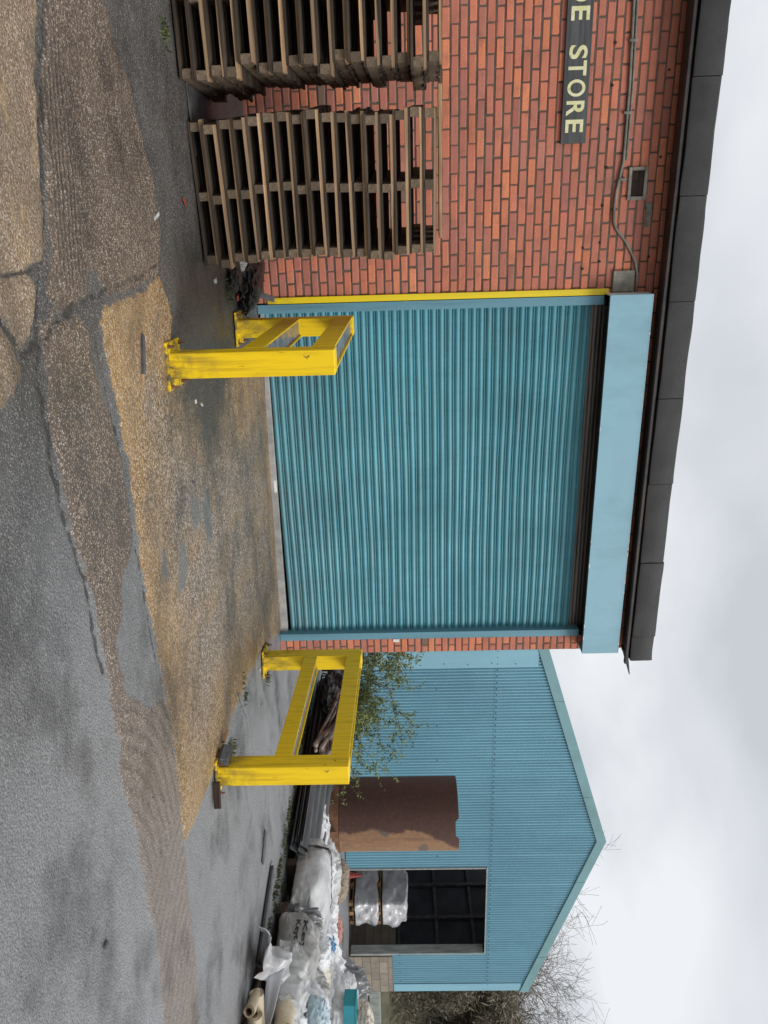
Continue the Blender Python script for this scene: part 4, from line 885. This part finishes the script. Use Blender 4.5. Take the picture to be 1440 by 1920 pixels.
for i in range(8):
    g = MB(); g.box((0, 0, 0), (1.9, .14, .035), ch=.003, jit=.003); o = g.build('grey_batten', M['pal_block']); o.location = (9.9 + .03 * (i % 3), -1.05 + .02 * (i % 2), GR(9.9) + .02 + i * .085); o.rotation_euler = (0, 0, -.30 + .02 * (i % 3))
    # short spacer-separated boards stacked behind the crate
    tag(o, '%s pinkish grey batten of the stack behind the teal crate' % ('topmost' if i == 7 else ORD[i]), 'batten', 'battens stacked behind the crate')
    if i < 7:
        for xx, pos in ((-.7, 'left'), (.7, 'right')):
            g = MB(); g.box((0, 0, 0), (.07, .12, .048), ch=.003); s = g.build('spacer_block', M['pal_dark'], None); s.location = (o.location[0] + xx * math.cos(-.3), o.location[1] + xx * math.sin(-.3), o.location[2] + .0425); s.rotation_euler = (0, 0, -.3)
            tag(s, '%s spacer block resting on the %s batten behind the teal crate' % (pos, ORD[i]), 'spacer', 'spacers between the battens')

# ------------------------------------------------------------------ corrugated sheets
def corr(x, y, z, w, L, rz, tiltx, label, n=6, mat='sheet_grey', tilty=0.0):
    P_ = []; xs_ = np.linspace(0, w, n * 12 + 1)
    prof = [(a, .028 * math.cos(a / w * n * 2 * PI)) for a in xs_]
    P_ = np.zeros((len(prof), 10, 3))
    for i, (a, h) in enumerate(prof):
        for j in range(10): P_[i, j] = (a, j / 9 * L, h + .004 * math.sin(j * .9 + i * .1))
    g = MB(); g.grid(P_); o = g.build('corrugated_sheet', M[mat], None, smooth=True); md = o.modifiers.new('s', 'SOLIDIFY'); md.thickness = .007
    o.location = (x, y, z); o.rotation_euler = (tiltx, tilty, rz); tag(o, label, 'sheet', 'corrugated sheets piled on the verge'); return o
for i in range(5):
    corr(6.84 + .04 * (i % 2), -.58 + .05 * (i % 3), GR(6.9) + .045 + i * .030, .78, 3.3, -.015 + .012 * (i % 3), 0, '%s dark grey corrugated sheet of the pile before the rusty pipe' % ('topmost' if i == 4 else ORD[i]), n=4, tilty=-.20)
g = MB(); g.box((0, 0, 0), (.09, 3.2, .12), ch=.004, jit=.003); o = g.build('bearer', M['timber']); o.location = (7.50, .95, GR(7.7) + .05); o.rotation_euler = (0, 0, 0); tag(o, 'dark timber bearer propping up the corrugated sheets', 'beam')
# hoses and dark rubbish seen through the right barrier
hz = random.Random(5)
for i in range(17):
    g = MB(); y0 = .80 + hz.uniform(-.05, .1); x0 = 6.72 + (i % 5) * .085; z0 = GR(7) + .20 + (i // 5) * .055 + hz.uniform(0, .03); pts = []
    for s in np.linspace(0, 1, 16):
        pts.append((x0 + .06 * math.sin(s * 4 + i) + .30 * s * (1 if i % 3 else .3), y0 + 1.35 * s, z0 + .16 * s + .07 * math.sin(s * 5 + i * .9) * (1 if i % 2 else -1) * .6))
    g.tube(pts, .024 + .007 * (i % 3), 8); o = g.build('hose', M['hose'], None, smooth=True)
    tag(o, 'grey brown hose lying in the tangle behind the right barrier', 'hose', 'tangled hoses on the corrugated sheets')
blob('rag_heap', (7.15, 2.35, GR(7) + .15), (.8, .8, .36), .2, M['rag_dark'], 71, 'heap of black plastic and rags beyond the hoses, seen through the right barrier', 'rags', None, sq=2.2, fold=.25, crease=.18, cfreq=4, n=44)
blob('rag_heap', (7.6, 1.5, GR(7) + .0), (.8, .9, .34), .7, M['rag_dark'], 72, 'low black heap underneath the grey brown hoses', 'rags', None, sq=2.2, fold=.2, crease=.18, cfreq=4)
for i in range(3):
    corr(6.45 + .1 * i, 2.65, GR(7) + .10 + i * .10, .75, 1.3, .25 + .1 * i, .0, '%s dark sheet of the far pile by the brick corner' % ['lowest', 'middle', 'topmost'][i], n=4, tilty=-.45)

# ------------------------------------------------------------------ rusty steel pipe
pp = empty('steel_pipe', (9.78, 2.93, GR(9.8)), 0, 'big rusty brown steel pipe standing upright in front of the blue warehouse', 'pipe')
def shell(z0, z1, r0, n=72, th=.018, notch=None, mat='rust', nm='pipe_shell', nz_=14):
    P_ = np.zeros((nz_, n, 3)); Pi = np.zeros((nz_, n, 3))
    for i in range(nz_):
        for k in range(n):
            th_ = 2 * PI * k / n; top = z1
            if notch and notch[0] < (math.degrees(th_) % 360) < notch[1]: top = z1 - .055
            z = z0 + (top - z0) * i / (nz_ - 1); rr_ = r0 * (1 + .004 * math.sin(2 * th_ + 1)); P_[i, k] = (rr_ * math.cos(th_), rr_ * math.sin(th_), z); Pi[i, k] = ((rr_ - th) * math.cos(th_), (rr_ - th) * math.sin(th_), z)
    g = MB(); g.grid(P_, closed=True); g.grid(Pi, closed=True); g.grid(np.stack([P_[-1], Pi[-1]]), closed=True)
    return g.build(nm, M[mat], pp, auto=50)
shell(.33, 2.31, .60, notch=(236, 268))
shell(.0, .325, .615, mat='rust_ring', nm='base_ring', nz_=4)
g = MB(); g.box((.02 - .22, -.615, .17), (.03, .02, .26)); g.build('base_rib', M['rust_ring'], pp)

# ------------------------------------------------------------------ blue warehouse
YG = 7.0; GX0, GX1, RX = 9.15, 19.78, 14.58; ZE, ZR = 4.27, 5.92
wh = empty('blue_warehouse', (14.5, YG, GR(14.5)), 0, 'pale blue corrugated metal warehouse with low gable and dark open doorway', 'building')
def roofz(x): return ZE + (ZR - ZE) * (1 - abs(x - RX) / (RX - GX0 if x < RX else GX1 - RX))
def P_(g, name, mats, **k):
    o = g.build(name, mats, None, **k); o.parent = wh; o.matrix_parent_inverse = Matrix.Translation((-14.5, -YG, -GR(14.5))); return o
DX0, DX1, DZ = 15.41, 18.41, 3.23
def clad(x0, x1, zlo, zhi, y=YG, name='wall_cladding'):
    g = MB(); ncol = int((x1 - x0) / (.0815 / 9)); xs_ = np.linspace(x0, x1, ncol + 1); P0 = np.zeros((ncol + 1, 2, 3))
    for i, a in enumerate(xs_):
        ph = ((a - GX0) / .0815) % 1.0; h = .019 * math.cos(2 * PI * ph) - .014 * math.exp(-((ph - .5) / .13) ** 2)
        fr = ((a - GX0) / .98) % 1.0; h -= .010 * fr
        P0[i, 0] = (a, y - h, zlo(a) if callable(zlo) else zlo); P0[i, 1] = (a, y - h, zhi(a) if callable(zhi) else zhi)
    g.grid(P0); return g
g = clad(GX0, DX0, lambda a: GR(a) + .02, 3.315); g2 = clad(DX1, GX1, .80, 3.315); g3 = clad(DX0, DX1, DZ, 3.315)
for q_ in (g2, g3): g.add(q_.v, q_.f)
u = clad(GX0, GX1, 3.285, lambda a: roofz(a), YG - .006); g.add(u.v, u.f)
P_(g, 'wall_cladding', M['clad'], smooth=True)
g = MB()
for k in range(int((GX1 - GX0) / .163)):
    x = GX0 + .163 * k
    g.tube([(x, YG - .018, 3.325), (x, YG - .028, 3.325)], .013, 6)
    if k % 2 and (x > DX1): g.tube([(x, YG - .012, 1.0), (x, YG - .025, 1.0)], .011, 6)
    if k % 6 == 0 and x < DX0: g.tube([(x, YG - .012, 2.0), (x, YG - .025, 2.0)], .012, 6)
P_(g, 'fixing_screws', M['gutter'])
# verge trims follow the rake, corner trims the edges
for (xa, xb, nm) in ((GX0 - .05, RX, 'verge_trim'), (RX, GX1 + .06, 'verge_trim')):
    g = MB(); n = 4
    for i in range(n):
        a = xa + (xb - xa) * i / n + (.006 if i else 0); b = xa + (xb - xa) * (i + 1) / n; za, zb2 = roofz(a), roofz(b); off_ = .004 * (i % 2)
        y0, y1 = YG - .05 - off_, YG + .12
        g.add([(a, y0, za - .06), (b, y0, zb2 - .06), (b, y0, zb2 + .17), (a, y0, za + .17), (a, y1, za - .06), (b, y1, zb2 - .06), (b, y1, zb2 + .17), (a, y1, za + .17)], [(0, 1, 2, 3), (3, 2, 6, 7), (0, 4, 5, 1), (0, 3, 7, 4), (1, 5, 6, 2)])
    P_(g, nm, M['trim_blue'])
for xa, xb, z0 in ((GX0 - .03, GX0 + .42, -.15), (GX1 - .24, GX1 + .03, .82)):
    g = MB(); zt = min(roofz(max(xa, GX0)), roofz(min(xb, GX1))) - .05; g.box(((xa + xb) / 2, YG - .022, (z0 + zt) / 2), (xb - xa, .008, zt - z0)); P_(g, 'corner_trim', M['clad'])
g = MB()
for k in range(7): g.tube([(GX0 + .33 - .03 * (k % 2), YG - .026, .6 + k * .52), (GX0 + .33 - .03 * (k % 2), YG - .034, .6 + k * .52)], .012, 6)
P_(g, 'trim_screws', M['gutter'])
# roof, sides, back
g = MB(); 
for xa, xb in ((GX0 - .05, RX), (RX, GX1 + .05)):
    za, zb2 = roofz(xa) + .12, roofz(xb) + .12
    g.add([(xa, YG + .12, za), (xb, YG + .12, zb2), (xb, 10.2, zb2), (xa, 10.2, za), (xa, YG + .12, za - .06), (xb, YG + .12, zb2 - .06), (xb, 10.2, zb2 - .06), (xa, 10.2, za - .06)], [(0, 1, 2, 3), (7, 6, 5, 4), (0, 4, 5, 1), (3, 2, 6, 7), (0, 3, 7, 4), (1, 5, 6, 2)])
for (ya, yb, nm, mt) in ((10.21, 11.6, 'added_rooflight', 'frost'), (11.61, 24, 'roof', 'roof_sheet')):  # skylight strip added out of view so sky light reaches the interior
    if nm == 'roof': gg = g
    else: gg = MB()
    for xa, xb in ((GX0 - .05, RX), (RX, GX1 + .05)):
        za, zb2 = roofz(xa) + .12, roofz(xb) + .12; gg.add([(xa, ya, za), (xb, ya, zb2), (xb, yb, zb2), (xa, yb, za)], [(0, 1, 2, 3)])
    if nm != 'roof': P_(gg, nm, M[mt])
P_(g, 'roof', M['roof_sheet'])
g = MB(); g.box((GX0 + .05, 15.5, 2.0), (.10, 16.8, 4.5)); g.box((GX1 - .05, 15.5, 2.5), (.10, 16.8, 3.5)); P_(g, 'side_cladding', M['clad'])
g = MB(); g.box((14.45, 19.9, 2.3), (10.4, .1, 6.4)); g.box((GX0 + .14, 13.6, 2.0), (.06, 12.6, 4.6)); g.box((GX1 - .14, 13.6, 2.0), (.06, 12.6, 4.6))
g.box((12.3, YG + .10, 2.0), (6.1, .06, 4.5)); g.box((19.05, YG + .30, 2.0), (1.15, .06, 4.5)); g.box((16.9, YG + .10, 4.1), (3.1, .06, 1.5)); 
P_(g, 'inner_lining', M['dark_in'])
g = MB()
for k in range(9): g.box((GX0 + 1 + k * 1.15, 19.8, 1.6), (.05, .08, 5.2))
for z in (.55, 1.3, 2.1, 2.9): g.box((14.45, 19.78, z), (10.3, .10, .07))
for y_ in np.arange(7.9, 19, 1.15): g.box((GX1 - .22, y_, 1.9), (.09, .10, 4.6))
for z in (.95, 2.05, 3.1): g.box((GX1 - .20, 13.4, z), (.06, 11.8, .09))
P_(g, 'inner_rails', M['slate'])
g = MB(); g.box((GX1 - .27, 13.4, .22), (.05, 11.6, 1.3)); P_(g, 'inner_plinth', M['block'])
# doorway frame: pale concrete jamb on the right, thin light edge on the left
g = MB(); g.box((DX1 + .03, YG + .13, 1.45), (.07, .27, 3.50), ch=.006); P_(g, 'door_jamb', M['conc'])
g = MB(); g.box((DX0 + .010, YG - .012, 1.45), (.028, .05, 3.50)); g.box((16.9, YG - .005, DZ - .002), (3.0, .04, .02)); P_(g, 'door_edge_trim', M['grey_steel'])
g = MB(); g.box(((DX1 + GX1) / 2 + .06, YG + .10, .22), (GX1 - DX1 - .06, .26, 1.15)); P_(g, 'plinth_wall', M['block'])

# goods inside the doorway
for i, (z, lab) in enumerate(((-.33, 'lower'), (.40, 'upper'))):
    pr = empty('goods_pallet', (17.72, 8.25, z), 0, '%s pale wooden pallet under wrapped goods inside the warehouse doorway' % lab, 'pallet', 'pallets of wrapped goods in the doorway')
    for nm, bs in (('top_deck', [((-.34 + k * .17, 0, .10), (.13, 1.2, .018)) for k in range(5)]), ('bottom_deck', [((-.34 + k * .34, 0, .01), (.12, 1.2, .018)) for k in range(3)])):
        g = MB(); [g.box(a, b, ch=.002) for a, b in bs]; g.build(nm, M['fresh_wood'], pr)
    for y_ in (-.55, 0, .55):
        for x_ in (-.34, 0, .34):
            g = MB(); g.box((x_, y_, .055), (.12, .10, .07), ch=.002); g.build('pallet_block', M['fresh_wood'], pr)
    b_ = blob('wrapped_goods', (17.72, 8.25, z + .112), (.84, 1.34, .66 if i == 0 else .72), 0, M['wrap'], 81 + i, '%s load of shrink wrapped bags stacked inside the warehouse doorway' % lab, 'wrapped goods', 'pallets of wrapped goods in the doorway', sq=12, fold=.012, ffreq=6, fdir=(2, 2, .3), crease=.018, cfreq=3, sag=0, n=48)
tc_ = empty('traffic_cone', (11.95, 3.62, GR(12)), 0, 'small red cone standing between the rusty pipe and the warehouse doorway', 'cone')
g = MB(); g.tube([(0, 0, .02), (0, 0, .15), (0, 0, .40), (0, 0, .62)], [.15, .11, .055, .018], 20); g.build('cone_body', M['red'], tc_, auto=50)
g = MB(); g.box((0, 0, .012), (.36, .36, .024), ch=.006); g.build('cone_base', M['red'], tc_)
g = MB(); g.box((0, 0, 0), (.16, .03, 1.0), ch=.003); o = g.build('leaning_board', M['conc']); o.location = (18.05, 7.9, .0); o.rotation_euler = (.12, .75, 0); tag(o, 'pale board leaning beside the concrete door jamb inside the doorway', 'board')
g = MB(); g.box((0, 0, 0), (1.5, .5, .75), ch=.01); g.box((0, -.26, .1), (1.4, .02, .3)); o = g.build('dark_cabinet', M['slate']); o.location = (19.3, 12.4, .1); tag(o, 'low dark cabinet deep inside the warehouse doorway', 'cabinet')

# ------------------------------------------------------------------ vegetation
def limb(rg, p, d, L, r, depth, segs, out, leaves=None, droop=0.0, spread=.55, kids=3, minr=.004):
    pts = [p.copy()]; rad = [r]; n = segs
    for i in range(n):
        d = (d + Vector((rg.gauss(0, .13), rg.gauss(0, .13), rg.gauss(0, .10) - droop))).normalized(); p = p + d * (L / n); pts.append(p.copy()); rad.append(max(minr, r * (1 - .55 * (i + 1) / n)))
    out.append((pts, rad, depth))
    if leaves is not None and depth <= 2:
        for q_ in pts[1:]: leaves.append((q_, d))
    if depth > 0:
        for k in range(kids):
            i = rg.randint(max(1, n // 3), n); ax = d.orthogonal(); ax.rotate(Matrix.Rotation(rg.uniform(0, 2 * PI), 3, d)); nd = (d * (1 - spread) + ax * spread * rg.uniform(.7, 1.3) + Vector((0, 0, .10))).normalized()
            limb(rg, pts[i].copy(), nd, L * rg.uniform(.55, .82), rad[i] * (rg.uniform(.6, .8) if minr > .004 else rg.uniform(.5, .7)), depth - 1, max(3, segs - 1), out, leaves, droop, spread, kids, minr)
def tree(x, y, H, seed, label, lean=(0, 0), r=.22, kids=4, depth=6, minr=.006, trunkL=.36):
    rg = random.Random(seed); z0 = GR(x); root = empty('bare_tree', (x, y, z0), 0, label, 'tree', 'bare trees beyond the warehouse'); out = []
    limb(rg, Vector((0, 0, 0)), Vector((lean[0], lean[1], 1)).normalized(), H * trunkL, r, depth, 7, out, None, 0, .50, kids, minr)
    tr = MB(); cr2 = MB()
    for pts, rad, dp in out: (tr if dp >= depth - 1 else cr2).tube(pts, rad, 7 if dp >= depth - 2 else 4, cap=False)
    tr.build('trunk', M['bark'], root, smooth=True); cr2.build('crown', M['twig'], root)
tree(37.3, 20.0, 15.5, 12, 'tall bare tree rising behind the right end of the blue warehouse', (-.10, 0), .42)
tree(41.0, 17.2, 16.0, 8, 'bare tree at the right photo edge, farther out than the warehouse', (-.12, .0), .38)
tree(34.6, 22.6, 13.0, 5, 'bare tree whose twigs just clear the right slope of the warehouse roof', (0, 0), .18, depth=5)

def leaf_cloud(cs, rs_, n, size, seed, elong=1.0):
    g = np.random.default_rng(seed); k = g.integers(0, len(cs), n); c_ = np.array(cs)[k]; R_ = np.array(rs_)[k]; d = g.normal(size=(n, 3)); d /= np.linalg.norm(d, axis=1)[:, None]; rad = g.random(n) ** .45
    p = c_ + d * R_ * rad[:, None]; a = g.normal(size=(n, 3)); a /= np.linalg.norm(a, axis=1)[:, None]; b = np.cross(a, g.normal(size=(n, 3))); b /= np.linalg.norm(b, axis=1)[:, None]; s = size * (.5 + g.random(n))[:, None]
    V4 = np.stack([p - a * s * elong, p + b * s * .5, p + a * s * elong, p - b * s * .5], 1).reshape(-1, 3); F_ = [(4 * i, 4 * i + 1, 4 * i + 2, 4 * i + 3) for i in range(n)]; return V4, F_
cs = []; rs2 = []; rr3 = random.Random(9)
for i in range(90):
    s = rr3.random(); x = 27.5 + 19 * s + rr3.uniform(-1, 1); y = 16.8 - 5.0 * s + rr3.uniform(-1.2, 3.5); zt = 5.2 + .9 * math.sin(s * 9); z = rr3.uniform(.2, zt + .1); r_ = rr3.uniform(.9, 1.7); cs.append((x, y, z)); rs2.append((r_, r_, r_ * .8))
V4, F_ = leaf_cloud(cs, rs2, 200000, .048, 4, 2.2); sc_o = MB(); sc_o.add(V4, F_)
for k_ in range(0, 90, 1):
    Pn, fn = lump((2.2, 2.2, 1.9), k_, n=8, fold=.2, crease=.2); sc_o.add(Pn + np.array(cs[k_]) + np.array([.6, 1.2, -1.0]), fn)
rg = random.Random(2)
for i in range(3500):
    c_ = cs[rg.randrange(len(cs))]; p = Vector(c_) + Vector((rg.uniform(-1.2, 1.2), rg.uniform(-1.2, 1.2), rg.uniform(-1, 1))); d = Vector((rg.gauss(0, .7), rg.gauss(0, .7), rg.uniform(.2, 1.3))).normalized(); sc_o.tube([p, p + d * .6 + Vector((0, 0, -.05)), p + d * 1.3 + Vector((rg.gauss(0, .2), 0, -.15))], [.018, .013, .006], 3, 1, cap=False)
tag(sc_o.build('scrub_wood', [M['scrub'], M['twig']]), 'dense brown and green scrub filling the gap right of the warehouse', 'scrub', kind='stuff')
cs2 = [(30.5 + 9 * rr3.random(), 14.0 - 2.5 * rr3.random(), 2.6 + 2.2 * rr3.random()) for _ in range(14)]
V4, F_ = leaf_cloud(cs2, [(1.1, .8, .7)] * 14, 9000, .07, 5); g = MB(); g.add(V4, F_); tag(g.build('ivy', M['ivy']), 'greener ivy growing over the scrub right of the warehouse', 'ivy', kind='stuff')
g = MB(); n = 60; xx = np.linspace(24, 52, n); PP = np.zeros((n, 6, 3))
for i, a in enumerate(xx):
    s = (a - 27.5) / 19; yc = 16.2 - 5.0 * s
    for j, (dy_, z) in enumerate(((-2.6, -.36), (-1.9, .25), (-1.2, .55), (.5, 1.6), (3, 2.8), (6, 3.4))): w = fbm(np.array([[a * .7, j, 0.]]), 3, 2)[0]; PP[i, j] = (a, yc + dy_, z + .18 * w * (j > 0))
g.grid(PP); tag(g.build('grass_bank', M['moss_bank'], None, smooth=True), kind='structure')
g = MB(); g.box((38, 10.6, -.14), (26, .5, .42), rot=(0, 0, -.255), ch=.02); tag(g.build('kerb_wall', M['conc']), 'low grey kerb wall at the foot of the mossy bank', 'wall')

# shrub by the sheets
sh_root = empty('shrub', (7.05, 3.12, GR(7.4)), 0, 'sprawling shrub with thin branches and small yellow green leaves by the blue wall', 'shrub')
out = []; lv = []; rg = random.Random(17)
targets = [(.0, .25, 1.62), (.2, .1, 1.35), (.35, -.55, .95), (.3, -.95, .72), (.1, .1, 1.25), (.0, .4, 1.0), (.25, -.3, 1.2), (.35, -.45, 1.1), (-.1, .3, 1.5), (.3, -.2, .85), (-.2, .4, 1.25), (.1, -.05, 1.55), (.25, -.7, .9), (.0, .1, .9), (-.1, .5, 1.4), (.2, -.5, .75)]
for tx, ty, tz in targets:
    d = Vector((tx, ty, tz * 1.12)); limb(rg, Vector((rg.uniform(-.1, .3), rg.uniform(-.3, .1), .1)), d.normalized(), d.length * .66, .013, 3, 8, out, lv, .03, .45, 3, .0022)
st_ = MB()
for pts, rad, dp in out: st_.tube(pts, rad, 5, cap=False)
st_.build('stem', M['shrub_stem'], sh_root)
g = MB(); r5 = np.random.default_rng(5); C5 = np.array([q_[:] for q_, _ in lv]); print('shrub leaf sites', len(C5))
sel = r5.integers(0, len(C5), 10500); p = C5[sel] + r5.normal(0, .022, (10500, 3)); a = r5.normal(size=(10500, 3)); a[:, 2] -= .5; a /= np.linalg.norm(a, axis=1)[:, None]; b = np.cross(a, r5.normal(size=(10500, 3))); b /= np.linalg.norm(b, axis=1)[:, None]; s = (.010 + .012 * r5.random(10500))[:, None]
V4 = np.stack([p - a * s * 1.7, p + b * s * .6, p + a * s * 1.7, p - b * s * .6], 1).reshape(-1, 3); g.add(V4, [(4 * i, 4 * i + 1, 4 * i + 2, 4 * i + 3) for i in range(10500)]); g.build('foliage', M['leaf'], sh_root)

# weeds and moss along the verge
g = MB(); r6 = random.Random(6)
def tuft(x, y, n=14, h=.07):
    h *= .62
    z = GR(x) - .004
    for k in range(n):
        a = r6.uniform(0, 2 * PI); l = h * r6.uniform(.4, 1.2); bx, by = x + r6.gauss(0, .03), y + r6.gauss(0, .03); w = .006; tx, ty = math.cos(a) * l * .6, math.sin(a) * l * .6
        g.add([(bx - w, by, z), (bx + w, by, z), (bx + tx + w * .8, by + ty, z + l), (bx + tx - w * .8, by + ty, z + l * 1.05)], [(0, 1, 2, 3)])
for i in range(55): s = r6.random(); tuft(6.72 + r6.gauss(0, .07), -2.0 + 4.9 * s, 12, .06)
for (x, y) in ((7.0, -1.05), (6.9, -.75), (4.28, -.75), (4.35, -.95), (3.85, -2.62), (3.95, -2.55), (3.75, -1.9), (-.9, -2.42), (.75, -.6), (.62, -1.25), (6.3, -1.5), (1.15, -1.3)): 
    for _ in range(3): tuft(x + r6.gauss(0, .05), y + r6.gauss(0, .05), 10, .05)
tag(g.build('weeds', M['weed']), 'green weeds and moss sprouting along the edge of the asphalt', 'weeds', kind='stuff')

# ------------------------------------------------------------------ debris by the shutter's left corner
blob('rag_heap', (.58, -.50, GR(.6) - .01), (.34, .75, .13), .3, M['rag_dark'], 91, 'low heap of wet black leaves against the brick wall by the yellow edge guard', 'rubbish', None, sq=2.0, fold=.3, crease=.25, cfreq=6, n=44)
blob('rag_heap', (.40, -1.02, GR(.4) - .01), (.30, .42, .075), .8, M['rag_dark'], 92, 'flat smear of black rubbish in front of the pallet corner', 'rubbish', None, sq=2.0, fold=.3, crease=.25, cfreq=7)
blob('plastic_scrap', (.42, -.98, GR(.4) + .03), (.11, .12, .07), .3, M['poly'], 93, 'screwed up scrap of clear plastic beside the lowest pallet corner', 'plastic film', None, sq=2.0, fold=.3, crease=.3, cfreq=4, n=28)
def bit(name, x, y, z, d, rot, mat, label, cat):
    m_ = MB(); m_.box((0, 0, 0), d, ch=min(d) * .2, jit=min(d) * .08); o = m_.build(name, M[mat]); o.location = (x, y, GR(x) + z); o.rotation_euler = rot; tag(o, label, cat); return o
bit('splintered_board', .72, -.55, .10, (.05, .62, .018), (.32, .1, -.25), 'slate', 'dark splintered board propped over the black rubbish by the guide rail', 'board')
bit('can', .93, -.72, .035, (.05, .09, .05), (0, 0, .4), 'cement', 'crushed grey tin beside the foot of the left guide rail', 'tin')
bit('litter', .70, -.95, .014, (.05, .05, .014), (0, .1, .3), 'red_litter', 'small red scrap on the mud near the left guide rail', 'litter')
bit('litter', -.02, -2.32, .006, (.07, .018, .005), (0, 0, .9), 'red_litter', 'thin orange and white wrapper on the asphalt before the pallets', 'litter')
bit('litter', .05, -2.95, .008, (.02, .09, .003), (.05, 0, .3), 'poly', 'pale plastic shred on the brown slab before the pallets', 'litter')
bit('stone', .50, -1.7, .010, (.035, .03, .02), (0, 0, .3), 'chip', 'small white stone on the mud by the pallet corner', 'stone')
bit('stone', 1.16, -2.55, .008, (.03, .02, .015), (0, 0, .3), 'chip', 'white fragment in the dark stain right of the left barrier', 'stone')
bit('stone', 1.22, -2.40, .006, (.045, .012, .010), (0, 0, 1.0), 'chip', 'thin white sliver in the dark stain right of the left barrier', 'stone')
bit('stone', 4.05, -1.25, .008, (.03, .02, .015), (0, 0, 1.0), 'chip', 'white pebble on the grey asphalt inside the right barrier', 'stone')
bit('stone', 1.62, -2.80, .006, (.05, .02, .01), (0, 0, 1.0), 'slate', 'dark flake on the ochre slab before the shutter', 'stone')
bit('wood_strip', .69, -3.47, .012, (.20, .028, .018), (0, 0, -.35), 'slate', 'dark strip of wood on the ochre slab in front of the left barrier', 'wood strip')
bit('wood_strip', .80, -3.52, .010, (.045, .014, .010), (0, 0, .1), 'fresh_wood', 'pale wood splinter at the end of the dark strip', 'wood strip')
bit('paving_block', 3.66, -2.93, .055, (.10, .15, .085), (.12, .35, .25), 'slate', 'dark grey paving block propped on the foot of the right barrier', 'block')
bit('wood_strip', 3.60, -2.78, .035, (.035, .10, .022), (.2, .3, .5), 'fresh_wood', 'orange wood chunk behind the dark paving block', 'wood strip')
bit('wood_strip', 3.82, -3.14, .030, (.20, .025, .05), (0, 0, -.25), 'timber', 'dark wooden slat on edge against the near foot of the right barrier', 'wood strip')
bit('loose_board', 6.35, -1.95, .02, (.10, .95, .03), (0, 0, .15), 'slate', 'long dark grey slat lying on the asphalt before the sacks', 'board')
bit('bitumen_patch', 5.75, -1.72, .004, (.10, .30, .012), (0, 0, .5), 'slate', 'flat black tar lump on the asphalt left of the polythene', 'tar')
bit('stone', 3.0, -4.95, .006, (.03, .03, .012), (0, 0, .2), 'slate', 'single dark pebble on the open asphalt', 'stone')

SC.render.engine = 'CYCLES'
SC.cycles.max_bounces = 6
print('scene built', len(bpy.data.objects))
